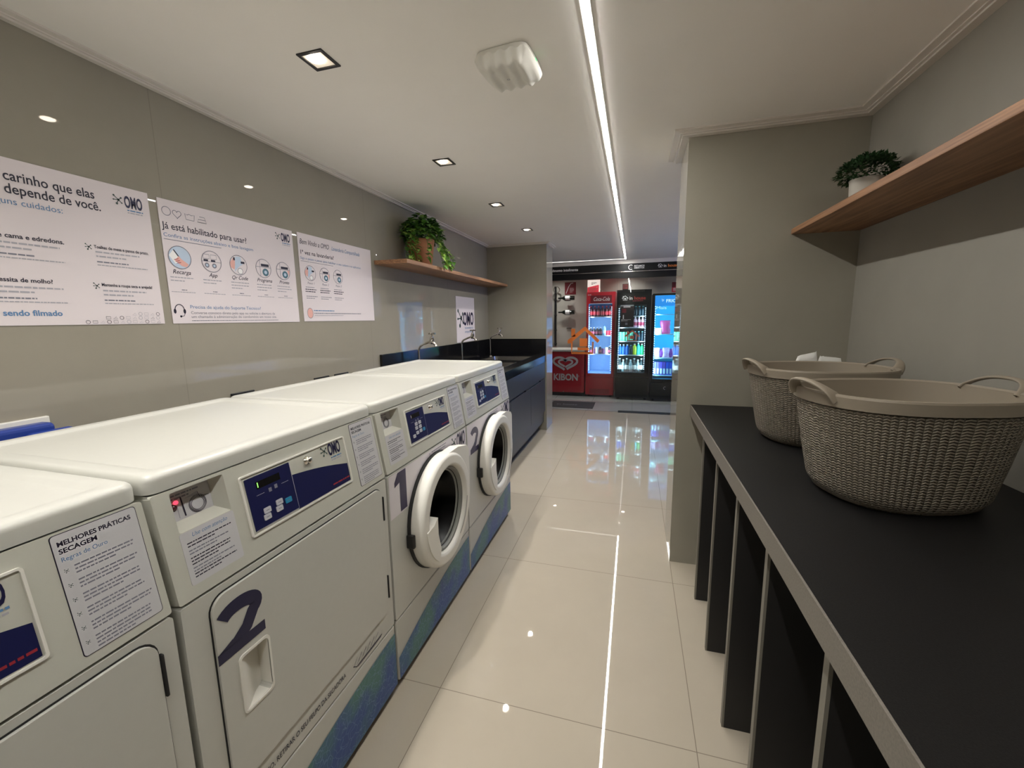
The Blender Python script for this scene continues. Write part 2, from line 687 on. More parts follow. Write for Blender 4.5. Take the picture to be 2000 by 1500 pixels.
molding('trim_1', [(WX, YB), (WX, YE), (-0.945, YE), (-0.945, YE + .34)], -1, w=0.04)
molding('trim_2', [(WR, YB), (WR, PY), (PX, PY), (PX, PY + .33)], 1, w=0.065)

b = MB(); b.box(-2.2, 1.6, 6.45, 6.51, 2.0465, ZC, trim_m); struct(b, 'trim_5')
# threshold between laundry and shop
b = MB(); b.box(-3.0, -0.19, 5.81, 5.835, 0, 0.002, mat('threshold_strip', (120, 114, 104), 0.4)); struct(b, 'trim_3')
b = MB(); b.box(-0.185, 1.6, 5.77, 5.895, 0, 0.003, gap_m); struct(b, 'trim_4')

# ------------------------------------------------------------------ lights of the room, some added out of view
LX = -0.15
t = thing('led_strip_light', 'long warm white LED line set into the ceiling, turning left at its far end', 'light', (LX, 2.3, ZC))
b = MB()
b.box(-.014, .014, YB + .05 - 2.3, 6.33 - 2.3, -.003, 0.0, white_pl)
b.box(-2.4, -.014, 6.305 - 2.3, 6.333 - 2.3, -.003, 0.0, white_pl)
b.build('housing', t)
b = MB()
b.box(-.0085, .0085, YB + .07 - 2.3, 6.327 - 2.3, -.0045, -.003, led_m)
b.box(-2.38, -.0105, 6.309 - 2.3, 6.329 - 2.3, -.0045, -.003, emis('led_diffuser_dim', (255, 247, 235), 3.0))
b.build('diffuser', t)

SPOTY = [-0.58, 0.33, 1.245, 2.165, 3.045, 3.955]  # the nearest pair is added out of view to light the room
LAB = {1.245: 'square recessed ceiling spotlight nearest the camera, above the dryers',
       2.165: 'square recessed ceiling spotlight second from the camera, above the washers',
       3.045: 'square recessed ceiling spotlight third from the camera, near the leafy plant',
       3.955: 'square recessed ceiling spotlight farthest away, near the sink corner'}


def make_spot(y):
    t = thing('recessed_spotlight', LAB.get(y, 'square recessed ceiling spotlight added out of view near the camera'), 'ceiling light', (-0.985, y, ZC), 0, 'spotlights in the ceiling')
    fr = F((0, 0, -0.004), (1, 0, 0), (0, -1, 0))      # faces down
    b = MB()
    o, i = .046, .036
    b.plate(fr, [(-o, -o), (o, -o), (o, o), (-o, o)], -.004, .0, black_pl, holes=[[(-i, -i), (i, -i), (i, i), (-i, i)]])
    b.build('frame', t)
    b = MB()
    b.rect(fr, -i, i, -i, i, -.0035, mat('spot_baffle', (235, 230, 220), 0.35, emit=(255, 235, 205), es=0.3))
    b.build('reflector', t)
    b = MB()
    b.lathe([(0.0, .004), (.014, .0035), (.021, .001), (.023, -.002)], spot_em, fr, 24, cx=-.004, cy=.008)
    b.build('lamp', t)
    L = bpy.data.lights.new('spot', 'SPOT')
    L.energy = SPOT_POWER
    L.color = (1.0, 0.97, 0.92)
    L.spot_size = rad(122)
    L.spot_blend = 1.0
    L.shadow_soft_size = 0.02
    lo = bpy.data.objects.new('spot_lamp', L)
    COL.objects.link(lo)
    lo.parent = t
    lo.location = (0, 0, -.012)


for y in SPOTY:
    make_spot(y)

for i, (x, y) in enumerate(((-1.0, 6.72), (-.2, 6.6), (.55, 6.6), (-1.3, 7.15), (-.1, 7.2), (.9, 7.15))):  # unseen downlights added to brighten the shop
    t = thing('added_downlight', 'small round downlight added out of view behind the black fascia to light the shop', 'ceiling light', (x, y, ZC), 0, 'downlights added for the shop light')
    b = MB(); b.lathe([(.04, 0), (.04, -.006), (.03, -.006)], white_pl, seg=20); b.build('rim', t)
    b = MB(); b.lathe([(.0005, -.003), (.03, -.003)], spot_em, seg=20); b.build('lamp', t)
    L = bpy.data.lights.new('downlight', 'SPOT')
    L.energy = 25.0
    L.color = (1.0, 0.95, 0.88)
    L.spot_size = rad(130)
    L.spot_blend = 1.0
    L.shadow_soft_size = 0.03
    lo = bpy.data.objects.new('added_downlight_lamp', L)
    COL.objects.link(lo)
    lo.parent = t
    lo.location = (0, 0, -.012)
t = thing('added_light_panel', 'bluish glowing panel added out of view in the side hall as fill light', 'fill light', (2.49, 4.9, 1.35))
b = MB(); b.box(-.04, 0, -.7, .7, 0, .62, black_pl, .004); b.build('case', t)
b = MB(); b.box(-.043, -.04, -.67, .67, .03, .59, emis('added_panel_glow', (150, 176, 255), 6.0)); b.build('display', t)  # unseen glowing panel added for bluish fill on the far ceiling and floor


# ------------------------------------------------------------------ brand mark: splat and letters
def splat(b, fr, cx, cy, s, c, m):
    for ang, ln, wd in ((135, 1.0, .17), (185, .82, .13), (245, .8, .2), (45, .62, .16), (315, .7, .12)):
        d = Vector((cos(rad(ang)), sin(rad(ang))))
        e = Vector((cx, cy)) + d * s * ln
        b.stroke(fr, [(cx, cy), tuple(Vector((cx, cy)) + d * s * ln * .6), tuple(e)], s * .12, c, m)
        b.disc(fr, e.x, e.y, s * wd, c, m, 12)
    b.disc(fr, cx, cy, s * .2, c, m, 12)


def mark(b, fr, x, y, w, c, m=None, sub=True, sm=None):
    """splat + the three bold letters + two small lines; w = total width, y = baseline"""
    m = m or navy
    splat(b, fr, x + w * .19, y + w * .22, w * .2, c, sm or ink_green)
    b.text(fr, x + w * .37, y, 'OMO', w * .6, c + .0001, m, bold=.032, width=w * .62)
    if sub:
        b.lines(fr, x + w * .44, y - w * .1, w * .55, 1, .02, c, ink_blue, th=w * .045, last=1.0)
        b.lines(fr, x + w * .44, y - w * .19, w * .55, 1, .02, c, ink_lgrey, th=w * .04, last=1.0)


# ------------------------------------------------------------------ laundry machines
def digit(b, fr, x, y, w, h, n, c, m):
    """heavy sans numeral drawn as outlines"""
    if n == 1:
        b.poly(fr, [(x + w * .42, y), (x + w, y), (x + w, y + h), (x + w * .3, y + h), (x, y + h * .80), (x, y + h * .68), (x + w * .42, y + h * .74)], c, m)
        return
    th = w * .27
    cx, cy, rx, ry = x + w * .5, y + h * .69, w * .5 - th / 2, h * .31 - th / 2
    arc = [(cx + rx * cos(rad(a)), cy + ry * sin(rad(a))) for a in range(158, -41, -11)]
    b.stroke(fr, arc + [(x + w * .62, y + h * .34), (x + w * .26, y + h * .1)], th, c, m)
    b.rect(fr, x, x + w, y, y + h * .2, c + .0001, m)
    b.poly(fr, [(x, y + h * .19), (x + w * .5, y + h * .19), (x + w * .56, y + h * .25), (x + w * .3, y + h * .3)], c + .0001, m)


XF = -0.755
ANG_B, ANG_T = (0.0, .785), (-.034, .987)       # bottom and top of the slanted control panel
DEPTH = .635


def machine_shell(name, label, cat, y0, w, num):
    t = thing(name, label, cat, (XF, y0, 0))
    b = MB()
    b.box(-DEPTH, -.075, .006, w - .006, .03, .986, white_en, .004)
    b.build('cabinet', t)
    b = MB(); b.box(-DEPTH + .02, -.035, .02, w - .02, 0, .03, gap_m); b.build('base', t)
    # lower access panel
    b = MB(); b.box(-.076, 0, .004, w - .004, .03, .257, white_en, .005); b.build('access_panel', t)
    # lid with rounded lip and shallow tray
    x0, x1, z0, z1 = -DEPTH, -.0365, .988, 1.022
    b = MB()
    rings = [(.0, z0), (.0, z1 - .013), (.0012, z1 - .0075), (.0045, z1 - .003), (.009, z1 - .0007), (.014, z1), (.03, z1), (.034, z1 - .001), (.042, z1 - .0055), (.048, z1 - .0065)]
    rows_ = [[(x, y, z) for x, y in rrect(x0 + i_, x1 - i_, .002 + i_, w - .002 - i_, max(.022 - i_ * .25, .012), 6)] for i_, z in rings]
    n_ = len(rows_[0])
    b.add([p for r_ in rows_ for p in r_], [[j * n_ + i, j * n_ + (i + 1) % n_, (j + 1) * n_ + (i + 1) % n_, (j + 1) * n_ + i] for j in range(len(rings) - 1) for i in range(n_)], white_en, True)
    b.add(rows_[-1], [list(range(n_))], white_en)
    b.add(rows_[0][::-1], [list(range(n_))], white_en)
    b.build('lid', t)
    # slanted control panel
    k = w / .652
    A = Vector((ANG_B[0], 0, ANG_B[1])); T = Vector((ANG_T[0], 0, ANG_T[1]))
    fr = F(A, (0, 1, 0), T - A)
    S = (T - A).length
    b = MB()
    b.plate(fr, rrect(.004, w - .004, 0, S - .001, .004, 2), -.045, 0, panel_m,
            holes=[rrect(.034 * k, .137 * k, .122, .198, .004, 2)])
    # side returns so that the wedge is closed
    for yy in (.0045, w - .0045):
        b.add([(-.01, yy, .785), (-.04, yy, .986), (-.08, yy, .986), (-.08, yy, .785)], [[0, 1, 2, 3]], panel_m)
    cp = b.build('control_panel', t)
    # card reader niche
    b = MB()
    a0, a1, v0, v1 = .034 * k, .137 * k, .122, .198
    d = .028
    P = [fr(a0, v0, 0), fr(a1, v0, 0), fr(a1, v1, 0), fr(a0, v1, 0), fr(a0 + .004, v0 + .016, -d), fr(a1 - .012, v0 + .016, -d), fr(a1 - .012, v1 - .004, -d), fr(a0 + .004, v1 - .004, -d)]
    b.add(P, [[0, 1, 5, 4], [1, 2, 6, 5], [2, 3, 7, 6], [3, 0, 4, 7]], panel_m)
    b.add(P[4:], [[0, 1, 2, 3]], label_m)
    c = -d + .0006
    b.lines(fr, a0 + .008, v1 - .012, .07 * k, 2, .006, c, ink_grey, th=.0028, seed=3)
    for r_ in (.0165, .0145, .012):
        b.ring(fr, a0 + .062, v0 + .034, r_, .0011, c, ink, 28)
    b.stroke(fr, [(a0 + .066, v1 - .02), (a0 + .068, v1 - .03), (a0 + .086, v1 - .033)], .001, c, ink, False)
    b.poly(fr, [(a0 + .04, v0 + .052), (a0 + .066, v0 + .058), (a0 + .066, v0 + .05)], c, ink_lgrey)
    b.stroke(fr, [(a0 + .034, v0 + .058), (a0 + .036, v0 + .02)], .0028, c, ink)
    b.stroke(fr, [(a0 + .012, v0 + .052), (a0 + .034, v0 + .058)], .001, c, ink_grey)
    b.stroke(fr, [(a0 + .014, v0 + .04), (a0 + .014, v0 + .024)], .0008, c, ink_grey)
    b.stroke(fr, [(a0 + .025, v0 + .044), (a0 + .025, v0 + .02)], .0008, c, ink_grey)
    b.build('card_reader', cp)
    b = MB()
    b.lathe([(0, .006), (.0066, .005), (.0072, 0)], mat('red_lens', (70, 8, 14), 0.25), F(fr(a0 + .0155, v0 + .043, -d), fr.u, fr.v), 16)
    b.lathe([(0, .004), (.0035, .003), (.0037, 0)], emis('red_led', (255, 60, 80), 2.2), F(fr(a0 + .024, v0 + .051, -d), fr.u, fr.v), 12)
    b.build('indicator_lamp', cp)
    # instruction sticker under the niche
    b = MB()
    a0, a1 = .032 * k, .139 * k
    b.plate(fr, rrect(a0, a1, .022, .121, .004, 3), 0, .0008, label_m)
    b.text(fr, a0 + .02, .108, 'Use com atenção', .011, .001, ink_blue, shear=.3, width=.07 * k)
    for i, (n, yy) in enumerate(((2, .099), (2, .085), (3, .071), (2, .052), (2, .041))):
        b.lines(fr, a0 + .009, yy, .088 * k, n, .0058, .001, (ink, ink_grey)[i % 2], th=.0022, seed=i + num)
    b.build('instruction_sticker', cp)
    # rules sticker on the right
    b = MB()
    a0, a1 = .529 * k, .637 * k
    b.plate(fr, rrect(a0, a1, .014, .201, .005, 3), 0, .0007, ink)
    b.plate(fr, rrect(a0 + .001, a1 - .001, .015, .2, .0045, 3), 0, .001, label_m)
    b.text(fr, a0 + .006, .183, 'MELHORES PRÁTICAS', .0098, .0012, ink, bold=.03, width=.092 * k)
    b.text(fr, a0 + .006, .172, 'SECAGEM' if cat == 'dryer' else 'LAVAGEM', .0098, .0012, ink, bold=.03, width=.045 * k)
    b.text(fr, a0 + .006, .16, 'Regras de Ouro', .0095, .0012, ink_blue, width=.055 * k)
    for i in range(6):
        yy = .149 - i * .0225
        splat(b, fr, a0 + .009, yy - .003, .0035, .0012, ink_green)
        b.lines(fr, a0 + .018, yy, .082 * k, 3 if i < 5 else 4, .0055, .0012, ink_grey, th=.0022, seed=i + 11)
    b.build('rules_sticker', cp)
    # display frame
    b = MB()
    a0, a1 = .165 * k, .497 * k
    b.plate(fr, rrect(a0, a1, .045, .178, .005, 3), 0, .004, white_pl, holes=[rrect(a0 + .0035, a1 - .0035, .0485, .1745, .003, 2)])
    b.rect(fr, a0 + .003, a1 - .003, .048, .175, .0008, panel_m)
    dx = .297 * k
    n = 8
    pts = [(dx, .051), (a1 - .006, .051)]
    for i in range(n + 1):
        f = 1 - i / n
        pts.append((dx + (a1 - .006 - dx) * f, .136 - .036 * f + .004 * sin(f * pi)))
    b.poly(fr, pts, .0016, navy_gloss)
    b.lines(fr, a1 - .075 * k, .063, .066 * k, 1, .01, .0019, ink_red, th=.004, last=1.0, seed=2)
    b.build('display_frame', cp)
    b = MB()
    a0 = .176 * k
    b.plate(fr, rrect(a0, dx, .053, .168, .002, 2), .0008, .0024, navy_gloss)
    b.stroke(fr, [(a0 + .001, .054), (dx, .054), (dx, .168)], .0012, .0027, key_m)
    b.rect(fr, a0 + .024 * k, a0 + .088 * k, .139, .155, .0027, black_gloss)
    b.stroke(fr, [(a0 + .028 * k, .142), (a0 + .028 * k, .153)], .0022, .003, emis('green_digit', (150, 255, 110), 1.6) if cat == 'dryer' else white_print)
    b.lines(fr, a0 + .02 * k, .126, .02 * k, 1, .01, .0027, ink_lgrey, th=.0012, last=1)
    b.lines(fr, a0 + .088 * k, .128, .02 * k, 1, .01, .0027, ink_lgrey, th=.0012, last=1)
    b.rect(fr, a0 + .052 * k, a0 + .06 * k, .122, .131, .0027, ink_grey)
    b.rect(fr, a0 + .068 * k, a0 + .076 * k, .124, .133, .0027, ink_grey)
    b.build('display', cp)

    def keys(ps, mm, nm, w_=.009, h_=.0062):
        for (x, y) in ps:
            b = MB()
            b.plate(fr, rrect(a0 + x * k - w_ * k, a0 + x * k + w_ * k, y - h_, y + h_, .002, 2), .0024, .0042, mm)
            b.stroke(fr, [(a0 + x * k - w_ * .5 * k, y), (a0 + x * k + w_ * .5 * k, y)], .0014, .0045, ink_grey)
            b.build(nm, cp)
    if cat == 'dryer':
        keys([(.037, .087), (.034, .073), (.071, .091), (.068, .077)], key_m, 'key')
        keys([(.096, .085)], key_blue, 'key')
    else:
        keys([(.052, .115), (.078, .116), (.05, .1), (.077, .1), (.026, .075), (.051, .082), (.076, .084)], key_m, 'key', .0085, .006)
        keys([(.1, .084)], key_blue, 'key', .008, .006)
    b = MB()
    b.lathe([(0, .014), (.006, .0135), (.0078, .011), (.0082, .004), (.011, .003), (.011, 0)], chrome, F(fr(.353 * k, .154, 0), fr.u, fr.v), 20)
    b.build('start_button', cp)
    b = MB()
    mark(b, fr, .402 * k, .141, .075 * k, .0018)
    b.build('logo', cp)
    # vinyl strip at the bottom
    g = F((0, 0, 0), (0, 1, 0), (0, 0, 1))
    b = MB()
    z0 = .118
    b.poly(g, [(.007, .034), (w - .007, .034)] + [((w - .007) * f + .007 * (1 - f), z0 + .19 * f - .08 * f * f) for f in [1 - i / 9 for i in range(10)]], .0012, vinyl)
    b.build('vinyl_strip', t)
    return t, g, fr, w


def make_dryer(y0, w, num, label):
    t, g, fr, w = machine_shell('tumble_dryer', label, 'dryer', y0, w, num)
    k = w / .652
    b = MB()
    ha, hb, hc, hd = .094 * k, .162 * k, .482, .606
    hole = rrect(ha, hb, hc, hd, .01, 3)
    b.plate(g, rrect(.004, w - .004, .262, .779, .006, 3), -.076, 0, white_en, holes=[hole])
    b.build('front_panel', t)
    d0, d1, e0, e1 = .053 * k, w - .036 * k, .335, .763
    b = MB()
    b.plate(g, rrect(d0 - .003, d1 + .003, e0 - .003, e1 + .003, .033, 6), 0, .0008, gap_m, holes=[rrect(d0 + .01, d1 - .01, e0 + .01, e1 - .01, .02, 4)])  # flat dark ring stands for the shade in the gap around the door
    b.build('door_gap_shade', t)
    b = MB()
    b.plate(g, rrect(d0, d1, e0, e1, .031, 6), .0, .006, white_en, holes=[hole])
    dr = b.build('door', t)
    mo = dr.modifiers.new('soft', 'BEVEL'); mo.width = .0025; mo.segments = 2; mo.limit_method = 'ANGLE'
    # moulded scoop: slopes in from the left, upright wall on the right
    b = MB()
    n = 12
    rows = []
    e_ = .0006
    ha, hb, hc, hd = ha + e_, hb - e_, hc + e_, hd - e_
    for i in range(n + 1):
        f = i / n
        a = ha + (hb - ha) * f
        dep = .006 - .0305 * (sin(f * pi / 2) ** 1.6) if i < n else -.0245
        rows.append((a, dep))
    for i in range(n):
        (a, da), (c, dc) = rows[i], rows[i + 1]
        b.add([g(a, hc, da), g(c, hc, dc), g(c, hd, dc), g(a, hd, da)], [[0, 1, 2, 3]], white_pl, True)
        b.add([g(a, hc, .006), g(c, hc, .006), g(c, hc, dc), g(a, hc, da)], [[0, 1, 2, 3]], white_pl)
        b.add([g(a, hd, .006), g(c, hd, .006), g(c, hd, dc), g(a, hd, da)], [[3, 2, 1, 0]], white_pl)
    b.add([g(hb, hc, .006), g(hb, hd, .006), g(hb, hd, -.0245), g(hb, hc, -.0245)], [[0, 1, 2, 3]], white_pl)
    b.plate(g, rrect(ha - .004, hb + .005, hc - .005, hd + .006, .012, 4), .006, .0085, white_pl, holes=[hole])
    b.build('handle', dr)
    for zz in (.69, .42):
        b = MB(); b.box(0, .009, d1 + .001, d1 + .006, zz - .04, zz + .04, gap_m, .002); b.build('hinge', dr)
    b = MB()
    digit(b, g, .052 * k, .626, .108 * k, .112, num, .0068, navy)
    b.build('number', dr)
    b = MB()
    b.text(g, .065 * k, .288, 'APÓS O USO, RETIRAR O SEU FELPO DA SECADORA', .019, .0009, ink, width=.332 * k, align='LEFT', bold=.01)
    for i in range(5):
        q = (.45 + .021 * i) * k
        b.stroke(g, [(q - .016, .286), (q, .306), (q - .004, .283), (q + .022, .303)], .0016, .0009, violet)
    b.stroke(g, [(.43 * k, .289), (.445 * k, .277), (.575 * k, .281)], .003, .0009, ink)
    b.stroke(g, [(.45 * k, .273), (.57 * k, .277)], .0018, .0009, violet)
    b.build('notice', t)
    return t


def make_washer(y0, w, num, label):
    t, g, fr, w = machine_shell('washing_machine', label, 'washer', y0, w, num)
    k = w / .674
    cy, cz = w * .5, .528
    b = MB()
    b.plate(g, rrect(.004, w - .004, .262, .779, .006, 3), -.076, 0, white_en, holes=[circ(cy, cz, .16, 40)])
    b.build('front_panel', t)
    b = MB()
    arc = [(cy + .195 * cos(rad(a)), cz + .195 * sin(rad(a))) for a in range(150, 14, -8)]
    b.poly(g, [(.008, .625)] + arc + [(w - .008, .58), (w - .008, .775), (.008, .775)], .0008, vinyl_white)
    b.build('vinyl_front', t)
    b = MB()
    digit(b, g, .04 * k, .63 if num == 1 else .622, (.075 if num == 1 else .105) * k, .142 if num == 1 else .128, num, .0013, violet)
    b.build('number', t)
    b = MB()
    mark(b, g, w - .17 * k, .708, .15 * k, .0013)
    b.build('logo', t)
    b = MB()
    splat(b, g, .3 * k, .762, .008, .0013, ink_grey)
    b.lines(g, .315 * k, .766, .14 * k, 2, .01, .0013, ink_grey, th=.0038, seed=5, last=.9)
    b.build('notice', t)
    # door ring
    fd = F((0, cy, cz), (0, 1, 0), (0, 0, 1))
    b = MB()
    prof = [(.222, .002), (.226, .012), (.2255, .044), (.223, .053), (.217, .0588), (.2145, .0602), (.2125, .061), (.21, .0612), (.186, .062), (.183, .0619), (.1775, .0605), (.173, .054), (.169, .045), (.165, .03), (.163, .005)]
    b.lathe(prof, white_pl, fd, 56)
    # squared shoulder towards the hinge side
    pts = [(0.0, .217)] + [(.22, .205), (.247, .19), (.247, -.05), (.205, -.12)]
    arc = [(.2 * cos(a), .2 * sin(a)) for a in [rad(-30 + 120 * i / 14) for i in range(15)]]
    b.plate(fd, [(.0, .222), (.12, .221), (.215, .2), (.236, .178), (.24, .06), (.232, -.03), (.2, -.1)] + arc, .012, .052, white_pl)
    d = b.build('door', t)
    b = MB()
    b.ring(fd, 0, 0, .222, .018, .0012, gap_m, 48)
    b.lathe([(.23, .0012), (.23, .013), (.214, .013)], gap_m, fd, 48)
    b.build('door_gasket', d)
    b = MB()
    b.lathe([(.168, .044), (.162, .046), (.158, .04), (.156, .026), (.152, .028), (.149, .02)], gasket, fd, 48)
    b.build('glass_rim', d)
    b = MB()
    b.lathe([(.156, .03), (.145, .012), (.13, -.02), (.11, -.045), (.08, -.06), (.04, -.068), (.0005, -.07)], porthole, fd, 48)
    b.build('door_glass', d)
    # handle: a flat wing closing the lower left of the opening
    b = MB()
    aa = [(.2 * cos(a), .2 * sin(a)) for a in [rad(186 + 48 * i / 10) for i in range(11)]]
    b.plate(fd, [(-.2, -.005), ] + aa + [(-.098, -.118), (-.118, -.05), (-.118, .018), (-.15, .0)], .03, .066, white_pl)
    b.build('door_handle', d)
    b = MB(); b.box(0, .03, cy - .24, cy - .224, cz - .05, cz + .0, black_pl, .004); b.build('latch', t)
    b = MB(); b.stroke(fd, [(.176 * cos(rad(a)), .176 * sin(rad(a))) for a in range(-60, -5, 6)], .006, .0635, gasket); b.build('trim_ring', d)
    return t


make_dryer(-.182, .652, 1, 'white front-loading tumble dryer nearest the camera, cut by the photo edge')
make_dryer(.475, .648, 2, 'white tumble dryer with a large dark 2 on its square door')
make_washer(1.127, .669, 1, 'white round-door washing machine with a tall dark 1 beside the dryer')
make_washer(1.800, .72, 2, 'white round-door washing machine at the far end next to the dark sink cabinet')

# ------------------------------------------------------------------ things on the left wall
for i, (ya, yb) in enumerate(((1.345, 1.46), (1.83, 1.945), (1.99, 2.11))):
    t = thing('wall_socket', ('black wall socket behind the gap of dryer and washer', 'black wall socket behind the nearer washer, left of a pair', 'black wall socket behind the far washer, right of a pair')[i], 'socket', (WX, (ya + yb) / 2, .9))
    hw = (yb - ya) / 2
    b = MB(); b.box(0, .008, -hw, hw, 0, .084, black_pl, .003); b.build('plate', t)
    b = MB(); b.box(.008, .014, -hw * .5, hw * .5, .015, .07, black_gloss, .002); b.build('socket_insert', t)

t = thing('outlet_box', 'white plate with a blue plastic tray behind the nearest dryers', 'wall box', (WX, .69, .84))
b = MB(); b.box(0, .012, -.1, .078, 0, .182, white_pl, .003); b.build('plate', t)
b = MB(); b.box(.012, .06, -.012 - .07, .066, .03, .170, blue_pl, .012, 3); b.box(.05, .075, -.0, .1, .02, .15, blue_pl, .01, 3); b.build('tray', t)


def poster(name, label, y0, y1, z0, z1, group=None):
    t = thing(name, label, 'poster', (WX, y0, z0), 0, group)
    g = F((0, 0, 0), (0, 1, 0), (0, 0, 1))
    b = MB(); b.box(0.0005, .003, 0, y1 - y0, 0, z1 - z0, paper); b.build('sheet', t)
    return t, g


C0 = .0036


def G(y, z, y0, z0):
    return y - y0, z - z0


# poster 1 (cut by the left edge of the picture)
y0, z0 = .508, 1.281
t, g = poster('poster', 'white care-tips poster at the far left, cut by the photo edge', y0, 1.124, z0, 1.727)
b = MB()
b.text(g, .767 - y0, 1.669 - z0, 'carinho que elas', .037, C0, ink, bold=.012, width=.2)
b.text(g, .765 - y0, 1.635 - z0, 'depende de você.', .037, C0, ink, bold=.012, width=.214)
b.text(g, .884 - y0, 1.606 - z0, 'alguns cuidados:', .024, C0, ink_blue, align='RIGHT')
b.build('heading', t)
b = MB(); mark(b, g, 1.017 - y0, 1.664 - z0, .086, C0); b.build('logo', t)
b = MB()
TIPS = [('Roupas de cama e edredons.', .874, 1.517, .0175, None, 'RIGHT', .7, 1.504, .165), ('Toalhas de mesa e panos de prato.', .946, 1.518, .0135, .155, 'LEFT', .948, 1.507, .14),
        ('Necessita de molho?', .833, 1.4, .0165, None, 'RIGHT', .69, 1.386, .165), ('Mantenha a roupa seca e arejada!', .95, 1.402, .0135, .147, 'LEFT', .952, 1.388, .14)]
for i, (tx, ty, tz, ts, tw, al, yy, zz, ww) in enumerate(TIPS):
    b = MB()
    b.text(g, ty - y0, tz - z0, tx, ts, C0, ink, bold=.02, width=tw, align=al)
    b.lines(g, yy - y0, zz - z0, ww, 2, .013, C0, ink_lgrey, th=.0045, seed=i)
    b.lines(g, yy - y0, zz - z0 - .03, ww * .62, 1, .01, C0, ink_grey, th=.004, seed=i + 5, last=1)
    b.lines(g, yy - y0, zz - z0 - .04, ww * 1.02, 1, .01, C0, ink_lgrey, th=.003, seed=i + 9, last=1)
    b.build('tip_text', t)
b = MB()
b.text(g, .842 - y0, 1.308 - z0, 'sendo filmado', .022, C0, ink_blue, bold=.025, align='RIGHT')
b.build('filming_notice', t)
b = MB()
splat(b, g, .933 - y0, 1.52 - z0, .011, C0, ink_green)
splat(b, g, .938 - y0, 1.402 - z0, .011, C0, ink_green)
R = random.Random(4)
for j, (n, zz, ya) in enumerate(((12, 1.289, .9), (9, 1.302, .955), (5, 1.315, 1.03))):
    for i in range(n):
        yy = ya + .0185 * i
        if yy > 1.115:
            break
        mm = ink if R.random() < .28 else ink_lgrey
        if (i + j) % 3 == 0:
            b.ring(g, yy - y0, zz - z0, .0055, .0012, C0, mm, 14)
        elif (i + j) % 3 == 1:
            b.stroke(g, [(yy - y0 - .006, zz - z0 - .004), (yy - y0 + .006, zz - z0 - .004), (yy - y0 + .006, zz - z0 + .004), (yy - y0 - .006, zz - z0 + .004)], .001, C0, mm, True)
        else:
            b.stroke(g, [(yy - y0 - .006, zz - z0 - .004), (yy - y0 + .006, zz - z0 - .004), (yy - y0 + .003, zz - z0 + .003)], .001, C0, mm, True)
b.build('symbols', t)


def heart(cx, cy, s, n=28):
    return [(cx + s * 16 * sin(a) ** 3 / 17, cy + s * (13 * cos(a) - 5 * cos(2 * a) - 2 * cos(3 * a) - cos(4 * a)) / 17) for a in [2 * pi * k / n for k in range(n)]]


